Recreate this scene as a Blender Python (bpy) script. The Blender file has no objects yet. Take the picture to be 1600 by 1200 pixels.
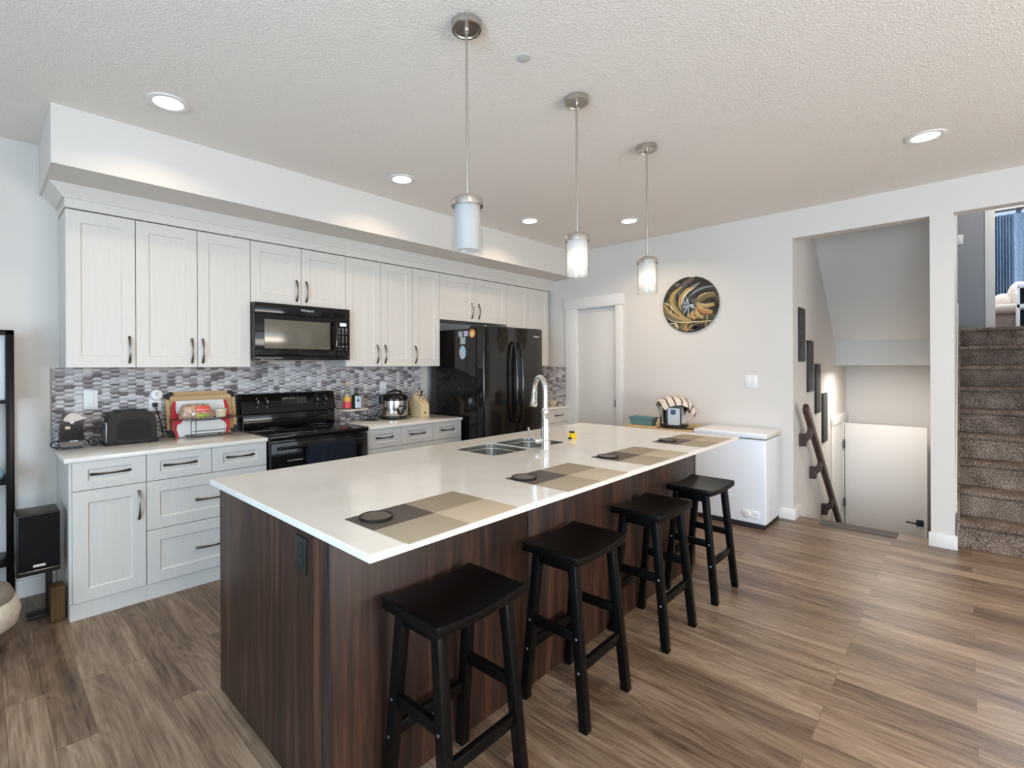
import bpy, bmesh, math, random
from mathutils import Vector, Matrix
random.seed(7)
C = bpy.context.scene.collection
S = bpy.context.scene
PI = math.pi

# ------------------------------------------------------------------ camera
cam = bpy.data.cameras.new('camera')
camo = bpy.data.objects.new('camera', cam)
C.objects.link(camo)
S.camera = camo
cam.sensor_fit = 'HORIZONTAL'
cam.sensor_width = 36.0
cam.lens = 771.18 * 36.0 / 1600.0
cam.shift_x = (800 - 753.36) / 1600.0
cam.shift_y = (572.62 - 600) / 1600.0
cam.clip_start = 0.05
cam.clip_end = 100
YAW, PITCH, ROLL = 0.773939, -0.000293, -0.004957
fw = Vector((math.cos(YAW) * math.cos(PITCH), math.sin(YAW) * math.cos(PITCH), math.sin(PITCH)))
rt = Vector((math.sin(YAW), -math.cos(YAW), 0))
up = rt.cross(fw)
rt, up = rt * math.cos(ROLL) + up * math.sin(ROLL), -rt * math.sin(ROLL) + up * math.cos(ROLL)
camo.matrix_world = Matrix(((rt.x, up.x, -fw.x, 0), (rt.y, up.y, -fw.y, 0), (rt.z, up.z, -fw.z, 1.4137), (0, 0, 0, 1)))

# ------------------------------------------------------------------ world, exposure
w = bpy.data.worlds.new('sky')
S.world = w
w.use_nodes = True
w.node_tree.nodes['Background'].inputs[0].default_value = (0.62, 0.78, 1.0, 1)
w.node_tree.nodes['Background'].inputs[1].default_value = 0.8
S.view_settings.view_transform = 'Standard'
S.view_settings.look = 'None'
S.view_settings.exposure = 0.27
S.view_settings.gamma = 1.0
S.view_settings.use_curve_mapping = False
S.cycles.max_bounces = 10
S.cycles.diffuse_bounces = 5
S.cycles.glossy_bounces = 4
S.cycles.transparent_max_bounces = 12
S.cycles.sample_clamp_indirect = 4.0
S.cycles.caustics_reflective = False
S.cycles.caustics_refractive = False


def area(name, loc, rot, sx, sy, power, col, spread=PI):
    l = bpy.data.lights.new(name, 'AREA')
    l.shape = 'RECTANGLE'
    l.size, l.size_y = sx, sy
    l.energy = power
    l.color = col
    l.spread = spread
    o = bpy.data.objects.new(name, l)
    o.location = loc
    o.rotation_euler = rot
    C.objects.link(o)
    return o


DAY = (0.47, 0.74, 1.0)
WARM = (1.0, 0.78, 0.55)
# daylight through the patio window in the wall at -X and the two windows behind the camera
area('daylight_side', (-2.55, -0.5, 1.35), (0, -PI / 2, 0), 2.2, 3.0, 205, DAY)
area('daylight_front', (1.6, -3.45, 1.5), (PI / 2, 0, 0), 3.6, 1.9, 56, (0.74, 0.87, 1.0))
# added fill lights tilted upward to brighten the ceiling, no source of their own
area('ceiling_fill_front', (1.6, -3.40, 1.0), (PI / 2 + 0.45, 0, 0), 3.6, 0.9, 88, (1.0, 0.87, 0.74))
area('ceiling_fill_side', (-2.5, -0.5, 0.9), (0, -PI / 2 - 0.85, 0), 0.9, 3.0, 20, (0.85, 0.92, 1.0))
# daylight through the window of the room up the stairs
area('daylight_upstairs', (11.45, -0.9, 3.0), (0, PI / 2, 0), 1.8, 1.6, 170, (0.75, 0.88, 1.0))
area('upper_room_fill', (10.2, -0.9, 4.37), (0, 0, 0), 0.6, 0.6, 20, (0.95, 0.97, 1.0))  # ceiling fill added to brighten the upper room, no fixture
DOWNLIGHT_W = 9.0
# fixtureless fill lights added in the descending stairwell and the hall above
area('stairwell_fill', (6.9, 0.60, 1.34), (0, 0, 0), 0.5, 0.6, 12.0, (1.0, 0.96, 0.91))
area('stair_hall_fill', (7.6, -0.5, 4.37), (0, 0, 0), 0.3, 0.3, 14, (0.92, 0.95, 1.0))

# ------------------------------------------------------------------ helpers


class MB:
    def __init__(s):
        s.v, s.f, s.m = [], [], []

    def add(s, vs, fs, mi=0):
        n = len(s.v)
        s.v += [tuple(p) for p in vs]
        s.f += [tuple(i + n for i in f) for f in fs]
        s.m += [mi] * len(fs)
        return s

    def box(s, x0, x1, y0, y1, z0, z1, mi=0):
        vs = [(x, y, z) for z in (z0, z1) for y in (y0, y1) for x in (x0, x1)]
        return s.add(vs, [(0, 2, 3, 1), (4, 5, 7, 6), (0, 1, 5, 4), (2, 6, 7, 3), (0, 4, 6, 2), (1, 3, 7, 5)], mi)

    def rbox(s, x0, x1, y0, y1, z0, z1, r=0.005, seg=2, mi=0, M=None):
        bm = bmesh.new()
        bmesh.ops.create_cube(bm, size=1)
        for v in bm.verts:
            v.co = Vector(((x0 + x1) / 2 + v.co.x * (x1 - x0), (y0 + y1) / 2 + v.co.y * (y1 - y0), (z0 + z1) / 2 + v.co.z * (z1 - z0)))
        r = min(r, 0.49 * min(x1 - x0, y1 - y0, z1 - z0))
        bmesh.ops.bevel(bm, geom=list(bm.edges), offset=r, segments=seg, profile=0.5, affect='EDGES')
        s.bm(bm, mi, M)
        return s

    def bm(s, bm, mi=0, M=None):
        bm.verts.index_update()
        vs = [(M @ v.co if M else v.co.copy()) for v in bm.verts]
        s.add(vs, [[v.index for v in f.verts] for f in bm.faces], mi)
        bm.free()

    def rprism(s, x0, x1, y0, y1, z0, z1, r=0.03, seg=5, mi=0, axis='z'):
        """box with the four edges along one axis rounded"""
        if axis == 'z':
            a0, a1, b0, b1 = x0, x1, y0, y1
        elif axis == 'y':
            a0, a1, b0, b1 = x0, x1, z0, z1
        else:
            a0, a1, b0, b1 = y0, y1, z0, z1
        p = []
        for cx, cy, t in ((a1 - r, b1 - r, 0), (a0 + r, b1 - r, 1), (a0 + r, b0 + r, 2), (a1 - r, b0 + r, 3)):
            for k in range(seg + 1):
                an = (t + k / seg) * PI / 2
                p.append((cx + r * math.cos(an), cy + r * math.sin(an)))
        c = {'z': (z0, z1), 'y': (y0, y1), 'x': (x0, x1)}[axis]
        return s.prism(p, axis, c[0], c[1], mi)

    def prism(s, poly, axis, c0, c1, mi=0):
        n = len(poly)
        f = {'z': lambda a, b, c: (a, b, c), 'y': lambda a, b, c: (a, c, b), 'x': lambda a, b, c: (c, a, b)}[axis]
        vs = [f(a, b, c0) for a, b in poly] + [f(a, b, c1) for a, b in poly]
        fs = [tuple(range(n)), tuple(range(2 * n - 1, n - 1, -1))] + [(i, (i + 1) % n, n + (i + 1) % n, n + i) for i in range(n)]
        return s.add(vs, fs, mi)

    def tube(s, pts, r, seg=8, mi=0, cap=True, flat=1.0, upv=None):
        pts = [Vector(p) for p in pts]
        n = len(pts)
        rs = r if isinstance(r, (list, tuple)) else [r] * n
        tang = []
        for i in range(n):
            t = (pts[min(i + 1, n - 1)] - pts[max(i - 1, 0)])
            tang.append(t.normalized() if t.length > 1e-9 else Vector((0, 0, 1)))
        u = Vector(upv) if upv else (Vector((0, 0, 1)) if abs(tang[0].z) < 0.9 else Vector((1, 0, 0)))
        rings = []
        for i in range(n):
            u = (u - tang[i] * u.dot(tang[i]))
            if u.length < 1e-6:
                u = tang[i].orthogonal()
            u.normalize()
            b = tang[i].cross(u)
            rings.append([pts[i] + u * math.cos(2 * PI * k / seg) * rs[i] * flat + b * math.sin(2 * PI * k / seg) * rs[i] for k in range(seg)])
        vs = [p for rg in rings for p in rg]
        fs = [(i * seg + k, i * seg + (k + 1) % seg, (i + 1) * seg + (k + 1) % seg, (i + 1) * seg + k) for i in range(n - 1) for k in range(seg)]
        if cap:
            fs += [tuple(range(seg - 1, -1, -1)), tuple((n - 1) * seg + k for k in range(seg))]
        return s.add(vs, fs, mi)

    def bar(s, a, b, w, d, mi=0, upv=(0, 1, 0)):
        """square bar between two points, horizontal ends"""
        a, b = Vector(a), Vector(b)
        o = [(-w / 2, -d / 2), (w / 2, -d / 2), (w / 2, d / 2), (-w / 2, d / 2)]
        vs = [(a.x + p, a.y + q, a.z) for p, q in o] + [(b.x + p, b.y + q, b.z) for p, q in o]
        return s.add(vs, [(0, 1, 2, 3), (7, 6, 5, 4)] + [(i, (i + 1) % 4, 4 + (i + 1) % 4, 4 + i) for i in range(4)], mi)

    def lathe(s, prof, cx, cy, seg=32, mi=0, axis='z', cz=0.0, close=True):
        """prof: (radius, height) pairs; turned about a vertical, or about the y or x axis through (cx, cy, cz)"""
        n = len(prof)
        vs = []
        for r, h in prof:
            for k in range(seg):
                a = 2 * PI * k / seg
                p, q = r * math.cos(a), r * math.sin(a)
                vs.append((cx + p, cy + q, cz + h) if axis == 'z' else ((cx + p, cy + h, cz + q) if axis == 'y' else (cx + h, cy + p, cz + q)))
        fs = [(i * seg + k, i * seg + (k + 1) % seg, (i + 1) * seg + (k + 1) % seg, (i + 1) * seg + k) for i in range(n - 1) for k in range(seg)]
        if close:
            fs += [tuple(range(seg - 1, -1, -1)), tuple((n - 1) * seg + k for k in range(seg))]
        return s.add(vs, fs, mi)

    def front(s, x0, x1, z0, z1, y, th=0.02, sx=0.07, sz=0.07, d=0.008, sl=0.007, mi=0):
        """framed shaker front facing -y, with a sunk centre panel"""
        def R(a, yy, bx, bz):
            return [(x0 + bx, yy, z0 + bz), (x1 - bx, yy, z0 + bz), (x1 - bx, yy, z1 - bz), (x0 + bx, yy, z1 - bz)]
        e = 0.0015
        vs = R(0, y + th, 0, 0) + R(0, y + e, 0, 0) + R(0, y, e, e) + R(0, y, sx, sz) + R(0, y + d, sx + sl, sz + sl)
        fs = [(3, 2, 1, 0)]
        for k in range(4):
            fs += [(4 * k + i, 4 * k + (i + 1) % 4, 4 * k + 4 + (i + 1) % 4, 4 * k + 4 + i) for i in range(4)]
        fs += [(16, 17, 18, 19)]
        return s.add(vs, fs, mi)

    def obj(s, name, mats, parent=None, smooth=35, recalc=True):
        me = bpy.data.meshes.new(name)
        off = Vector((0, 0, 0))
        r = parent
        while r is not None:
            off += r.location
            r = r.parent
        me.from_pydata([Vector(p) - off for p in s.v], [], s.f)
        for m in (mats if isinstance(mats, (list, tuple)) else [mats]):
            me.materials.append(m)
        me.polygons.foreach_set('material_index', s.m)
        if recalc:
            b = bmesh.new()
            b.from_mesh(me)
            bmesh.ops.recalc_face_normals(b, faces=b.faces)
            b.to_mesh(me)
            b.free()
        if smooth:
            me.polygons.foreach_set('use_smooth', [True] * len(me.polygons))
            me.set_sharp_from_angle(angle=math.radians(smooth))
        me.update()
        o = bpy.data.objects.new(name, me)
        C.objects.link(o)
        if parent is not None:
            o.parent = parent
        return o


def tag(o, label, cat, group=None):
    o['label'] = label
    o['category'] = cat
    if group:
        o['group'] = group
    return o


def thing(name, label, cat, loc, group=None):
    o = bpy.data.objects.new(name, None)
    o.empty_display_size = 0.1
    o.location = loc
    C.objects.link(o)
    return tag(o, label, cat, group)


def solo(name, mb, mats, label, cat, loc, group=None, smooth=35):
    mb.v = [tuple(Vector(p) - Vector(loc)) for p in mb.v]
    o = mb.obj(name, mats, None, smooth)
    o.location = loc
    return tag(o, label, cat, group)


def struct(name, mb, mats, parent=None, smooth=35):
    o = mb.obj(name, mats, parent, smooth)
    if parent is None:
        o['kind'] = 'structure'
    return o


def dup(o, loc=None, rz=None, label=None, parent=None):
    c = o.copy()
    C.objects.link(c)
    if parent is not None:
        c.parent = parent
    for ch in [x for x in C.objects if x.parent == o]:
        dup(ch, parent=c)
    if loc is not None:
        c.location = loc
    if rz is not None:
        c.rotation_euler[2] = rz
    if label:
        c['label'] = label
    return c


def text_mb(txt, size, origin, right, upv, ext=0.0006):
    """lettering as a thin raised mesh: origin is the left end of the base line"""
    cu = bpy.data.curves.new('lettering', 'FONT')
    cu.body = txt
    cu.size = size
    cu.extrude = ext
    to = bpy.data.objects.new('lettering', cu)
    C.objects.link(to)
    dg = bpy.context.evaluated_depsgraph_get()
    me = bpy.data.meshes.new_from_object(to.evaluated_get(dg))
    r, u = Vector(right), Vector(upv)
    n = r.cross(u)
    o = Vector(origin)
    mb = MB()
    mb.add([o + r * v.co.x + u * v.co.y + n * v.co.z for v in me.vertices], [list(p.vertices) for p in me.polygons])
    bpy.data.objects.remove(to)
    bpy.data.curves.remove(cu)
    bpy.data.meshes.remove(me)
    return mb


# ------------------------------------------------------------------ materials
def srgb(r, g, b):
    f = lambda c: (c / 12.92 if c <= 0.04045 else ((c + 0.055) / 1.055) ** 2.4)
    return (f(r / 255), f(g / 255), f(b / 255), 1)


class NT:
    def __init__(s, name):
        s.m = bpy.data.materials.new(name)
        s.m.use_nodes = True
        s.t = s.m.node_tree
        s.b = s.t.nodes['Principled BSDF']
        s._c = None

    def n(s, typ, **k):
        x = s.t.nodes.new(typ)
        for a, v in k.items():
            setattr(x, a, v)
        return x

    def l(s, a, b):
        s.t.links.new(a, b)

    def obj(s):
        if s._c is None:
            s._c = s.n('ShaderNodeTexCoord')
        return s._c.outputs['Object']

    def mapp(s, scale, src=None, rot=(0, 0, 0)):
        m = s.n('ShaderNodeMapping')
        m.inputs['Scale'].default_value = scale
        m.inputs['Rotation'].default_value = rot
        s.l(src or s.obj(), m.inputs['Vector'])
        return m.outputs[0]

    def noise(s, vec, scale, detail=4, rough=0.5, dist=0.0):
        x = s.n('ShaderNodeTexNoise')
        x.inputs['Scale'].default_value = scale
        x.inputs['Detail'].default_value = detail
        x.inputs['Roughness'].default_value = rough
        x.inputs['Distortion'].default_value = dist
        if vec is not None:
            s.l(vec, x.inputs['Vector'])
        return x.outputs[0]

    def ramp(s, fac, stops, interp='LINEAR'):
        r = s.n('ShaderNodeValToRGB')
        r.color_ramp.interpolation = interp
        e = r.color_ramp.elements
        while len(e) > len(stops):
            e.remove(e[-1])
        while len(e) < len(stops):
            e.new(0.5)
        for i, (p, c) in enumerate(stops):
            e[i].position = p
            e[i].color = c if len(c) == 4 else (*c, 1)
        s.l(fac, r.inputs[0])
        return r.outputs[0]

    def math(s, op, a, b=None, c=None):
        m = s.n('ShaderNodeMath', operation=op)
        for i, v in enumerate((a, b, c)):
            if v is None:
                continue
            if isinstance(v, (int, float)):
                m.inputs[i].default_value = v
            else:
                s.l(v, m.inputs[i])
        return m.outputs[0]

    def mix(s, fac, a, b, blend='MIX'):
        m = s.n('ShaderNodeMix', data_type='RGBA', blend_type=blend)
        for i, v in ((0, fac), (6, a), (7, b)):
            if isinstance(v, (int, float)):
                m.inputs[i].default_value = v
            elif isinstance(v, (tuple, list)):
                m.inputs[i].default_value = v if len(v) == 4 else (*v, 1)
            else:
                s.l(v, m.inputs[i])
        return m.outputs[2]

    def bump(s, h, strength, dist=0.002):
        b = s.n('ShaderNodeBump')
        b.inputs['Strength'].default_value = strength
        b.inputs['Distance'].default_value = dist
        s.l(h, b.inputs['Height'])
        s.l(b.outputs[0], s.b.inputs['Normal'])

    def col(s, c):
        s.l(c, s.b.inputs['Base Color'])

    def set(s, **k):
        for a, v in k.items():
            s.b.inputs[a.replace('_', ' ')].default_value = v
        return s


def plain(name, c, rough=0.5, metal=0.0, spec=0.5, **k):
    t = NT(name)
    t.set(Base_Color=c, Roughness=rough, Metallic=metal, Specular_IOR_Level=spec, **k)
    return t.m


def mottled(name, c1, c2, scale=30, rough=0.6, bump=0.0, bscale=None, stretch=(1, 1, 1), detail=4, metal=0.0, spec=0.5, bdist=0.002):
    t = NT(name)
    v = t.mapp(stretch)
    t.col(t.ramp(t.noise(v, scale, detail), [(0.3, c1), (0.7, c2)]))
    t.set(Roughness=rough, Metallic=metal, Specular_IOR_Level=spec)
    if bump:
        t.bump(t.noise(v, bscale or scale, 4), bump, bdist)
    return t.m


def wood(name, dark, mid, light, axis='z', rough=0.45, scale=1.0, bump=0.08, spec=0.4):
    t = NT(name)
    st = {'z': (22, 22, 1.0), 'x': (1.0, 22, 22), 'y': (22, 1.0, 22)}[axis]
    st2 = {'z': (5, 5, 0.45), 'x': (0.45, 5, 5), 'y': (5, 0.45, 5)}[axis]
    g = t.noise(t.mapp(tuple(x * scale for x in st)), 2.2, 6, 0.62, 0.5)
    b = t.noise(t.mapp(tuple(x * scale for x in st2)), 1.6, 3, 0.5, 1.2)
    f = t.math('ADD', t.math('MULTIPLY', g, 0.55), t.math('MULTIPLY', b, 0.45))
    t.col(t.ramp(f, [(0.34, dark), (0.5, mid), (0.66, light)]))
    t.set(Roughness=rough, Specular_IOR_Level=spec)
    if bump:
        t.bump(g, bump, 0.001)
    return t.m


def make_floor():
    t = NT('floor_planks')
    sx = t.n('ShaderNodeSeparateXYZ')
    t.l(t.obj(), sx.inputs[0])
    cb = t.n('ShaderNodeCombineXYZ')
    t.l(t.math('ADD', sx.outputs[1], 31.3), cb.inputs[0])
    t.l(t.math('ADD', sx.outputs[0], 20.05), cb.inputs[1])
    br = t.n('ShaderNodeTexBrick')
    br.offset = 0.37
    br.offset_frequency = 3
    t.l(cb.outputs[0], br.inputs['Vector'])
    for k, v in (('Color1', (0, 0, 0, 1)), ('Color2', (1, 1, 1, 1)), ('Mortar', (0.5, 0.5, 0.5, 1)), ('Scale', 1.0), ('Mortar Size', 0.0009), ('Mortar Smooth', 0.1), ('Bias', 0.0), ('Brick Width', 1.22), ('Row Height', 0.125)):
        br.inputs[k].default_value = v
    rnd = br.outputs['Color']
    off = t.n('ShaderNodeVectorMath', operation='MULTIPLY_ADD')
    t.l(rnd, off.inputs[0])
    off.inputs[1].default_value = (7.3, 3.1, 5.7)
    t.l(cb.outputs[0], off.inputs[2])
    src = off.outputs[0]
    fine = t.noise(t.mapp((1.8, 46, 1), src), 1.8, 8, 0.72, 0.5)
    broad = t.noise(t.mapp((0.7, 7, 1), src), 1.5, 4, 0.5, 1.0)
    knots = t.noise(t.mapp((1.3, 6.5, 1), src), 1.0, 2, 0.35, 1.4)
    cath = t.math('PINGPONG', t.math('MULTIPLY', knots, 14.0), 1.0)
    f = t.math('ADD', t.math('ADD', t.math('MULTIPLY', fine, 0.44), t.math('MULTIPLY', broad, 0.37)), t.math('MULTIPLY', cath, 0.06))
    f = t.math('ADD', f, t.math('MULTIPLY', t.math('SUBTRACT', rnd, 0.5), 0.11))
    c = t.ramp(f, [(0.27, srgb(72, 54, 41)), (0.38, srgb(112, 90, 72)), (0.47, srgb(138, 115, 94)), (0.60, srgb(172, 149, 125))])
    c = t.mix(t.math('MULTIPLY', br.outputs['Fac'], 0.6), c, srgb(60, 47, 39))
    t.col(c)
    t.set(Roughness=0.34, Specular_IOR_Level=0.25)
    t.bump(t.math('SUBTRACT', fine, t.math('MULTIPLY', br.outputs['Fac'], 1.2)), 0.12, 0.001)
    return t.m


def make_paint(name, c, rough=0.75, bump=0.05):
    t = NT(name)
    t.set(Base_Color=c, Roughness=rough, Specular_IOR_Level=0.3)
    t.bump(t.noise(t.obj(), 260, 2), bump, 0.001)
    return t.m


def make_ceiling():
    t = NT('ceiling_texture')
    n = t.noise(t.obj(), 95, 4, 0.6, 0.4)
    h = t.ramp(n, [(0.42, (0, 0, 0)), (0.62, (1, 1, 1))])
    t.set(Base_Color=srgb(240, 233, 225), Roughness=0.9, Specular_IOR_Level=0.15)
    t.bump(h, 0.55, 0.004)
    return t.m


def make_cabinet():
    t = NT('cabinet_white')
    g = t.noise(t.mapp((60, 60, 1.6)), 3.0, 5, 0.6)
    t.col(t.ramp(g, [(0.3, srgb(209, 203, 195)), (0.7, srgb(216, 210, 202))]))
    t.set(Roughness=0.42, Specular_IOR_Level=0.4)
    t.bump(g, 0.10, 0.001)
    return t.m


def make_mat_placemat():
    t = NT('placemat_weave')
    sx = t.n('ShaderNodeSeparateXYZ')
    t.l(t.obj(), sx.inputs[0])
    gx = t.math('GREATER_THAN', sx.outputs[0], 0.0)
    gy = t.math('GREATER_THAN', sx.outputs[1], 0.0)
    front = t.mix(gx, srgb(158, 143, 121), srgb(190, 174, 151))
    back = t.mix(gx, srgb(76, 66, 58), srgb(154, 140, 118))
    c = t.mix(gy, front, back)
    wv = t.n('ShaderNodeTexWave', wave_type='BANDS', bands_direction='X')
    wv.inputs['Scale'].default_value = 120
    t.l(t.obj(), wv.inputs['Vector'])
    wy = t.n('ShaderNodeTexWave', wave_type='BANDS', bands_direction='Y')
    wy.inputs['Scale'].default_value = 120
    t.l(t.obj(), wy.inputs['Vector'])
    ww = t.math('MULTIPLY', wv.outputs['Fac'], wy.outputs['Fac'])
    t.col(t.mix(t.math('MULTIPLY', ww, 0.22), c, srgb(70, 60, 50)))
    t.set(Roughness=0.55, Specular_IOR_Level=0.4)
    t.bump(ww, 0.2, 0.0006)
    return t.m


def make_art():
    t = NT('swirl_art')
    # swirl centred a little below the middle of the disc; disc faces -x so use y and z
    sx = t.n('ShaderNodeSeparateXYZ')
    t.l(t.obj(), sx.inputs[0])
    y = t.math('ADD', t.math('MULTIPLY', sx.outputs[1], -1.0), 0.03)
    z = t.math('ADD', sx.outputs[2], 0.035)
    r = t.math('SQRT', t.math('ADD', t.math('MULTIPLY', y, y), t.math('MULTIPLY', z, z)))
    a = t.math('ARCTAN2', z, y)
    sw = t.math('ADD', a, t.math('MULTIPLY', r, 7.0))
    dist = t.noise(t.obj(), 7.0, 4, 0.6, 1.2)
    ph = t.math('ADD', t.math('MULTIPLY', sw, 4.0), t.math('MULTIPLY', dist, 6.5))
    wv = t.math('ADD', t.math('MULTIPLY', t.math('SINE', ph), 0.5), 0.5)
    fine = t.math('ADD', t.math('MULTIPLY', t.math('SINE', t.math('MULTIPLY', ph, 5.0)), 0.17), 0.0)
    f = t.math('ADD', wv, fine)
    gold = t.ramp(f, [(0.0, srgb(34, 30, 28)), (0.22, srgb(70, 60, 48)), (0.4, srgb(132, 112, 74)), (0.6, srgb(190, 166, 108)), (0.78, srgb(92, 80, 58)), (1.0, srgb(222, 206, 168))])
    cool = t.ramp(f, [(0.0, srgb(28, 32, 38)), (0.45, srgb(84, 96, 104)), (0.7, srgb(190, 198, 202)), (1.0, srgb(60, 66, 72))])
    core = t.ramp(r, [(0.06, (1, 1, 1)), (0.11, (0, 0, 0))])
    c = t.mix(core, gold, cool)
    top = t.ramp(t.math('ADD', z, t.math('MULTIPLY', dist, 0.12)), [(0.12, (0, 0, 0)), (0.2, (1, 1, 1))])
    c = t.mix(t.math('MULTIPLY', top, 0.85), c, srgb(58, 52, 50))
    c = t.mix(0.72, c, srgb(36, 32, 31))
    t.col(c)
    t.set(Roughness=0.12, Specular_IOR_Level=0.6)
    return t.m


def make_carpet():
    t = NT('carpet_taupe')
    n1 = t.noise(t.obj(), 150, 3, 0.7)
    n2 = t.noise(t.obj(), 7, 3)
    f = t.math('ADD', t.math('MULTIPLY', n1, 0.8), t.math('MULTIPLY', n2, 0.2))
    t.col(t.ramp(f, [(0.38, srgb(58, 45, 39)), (0.5, srgb(124, 105, 93)), (0.62, srgb(196, 176, 158))]))
    t.set(Roughness=1.0, Specular_IOR_Level=0.05)
    t.bump(n1, 0.9, 0.008)
    return t.m


def make_towel():
    t = NT('striped_towel')
    u = t.n('ShaderNodeUVMap')
    sx = t.n('ShaderNodeSeparateXYZ')
    t.l(u.outputs[0], sx.inputs[0])
    fr = t.math('FRACT', t.math('MULTIPLY', sx.outputs[1], 6.0))
    st = t.math('LESS_THAN', fr, 0.27)
    t.col(t.mix(st, srgb(220, 206, 192), srgb(112, 102, 104)))
    t.set(Roughness=0.95, Specular_IOR_Level=0.1)
    t.bump(t.noise(t.obj(), 420, 2), 0.4, 0.002)
    return t.m


def make_curtain():
    t = NT('curtain_blue')
    n = t.noise(t.mapp((60, 60, 8)), 3, 4, 0.7)
    t.col(t.ramp(n, [(0.3, srgb(74, 96, 124)), (0.7, srgb(140, 160, 184))]))
    t.set(Roughness=0.9, Specular_IOR_Level=0.1)
    return t.m


def thin_glass(name, tint=(1, 1, 1, 1), refl=0.10):
    t = NT(name)
    t.t.nodes.remove(t.b)
    tr = t.n('ShaderNodeBsdfTransparent')
    tr.inputs[0].default_value = tint
    gl = t.n('ShaderNodeBsdfGlossy')
    gl.inputs['Roughness'].default_value = 0.02
    lw = t.n('ShaderNodeLayerWeight')
    lw.inputs[0].default_value = 0.35
    mx = t.n('ShaderNodeMixShader')
    t.l(t.math('ADD', t.math('MULTIPLY', lw.outputs['Facing'], 0.22), refl * 0.3), mx.inputs[0])
    t.l(tr.outputs[0], mx.inputs[1])
    t.l(gl.outputs[0], mx.inputs[2])
    t.l(mx.outputs[0], t.t.nodes['Material Output'].inputs[0])
    return t.m


def make_opal():
    t = NT('opal_glass')
    t.t.nodes.remove(t.b)
    d = t.n('ShaderNodeBsdfDiffuse')
    d.inputs[0].default_value = (0.70, 0.70, 0.70, 1)
    r = t.n('ShaderNodeBsdfTranslucent')
    r.inputs[0].default_value = (0.74, 0.73, 0.70, 1)
    mx = t.n('ShaderNodeMixShader')
    mx.inputs[0].default_value = 0.5
    t.l(d.outputs[0], mx.inputs[1])
    t.l(r.outputs[0], mx.inputs[2])
    t.l(mx.outputs[0], t.t.nodes['Material Output'].inputs[0])
    return t.m


def emit(name, c, s):
    t = NT(name)
    t.set(Base_Color=(0.8, 0.8, 0.8, 1), Emission_Color=c, Emission_Strength=s)
    return t.m


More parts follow.
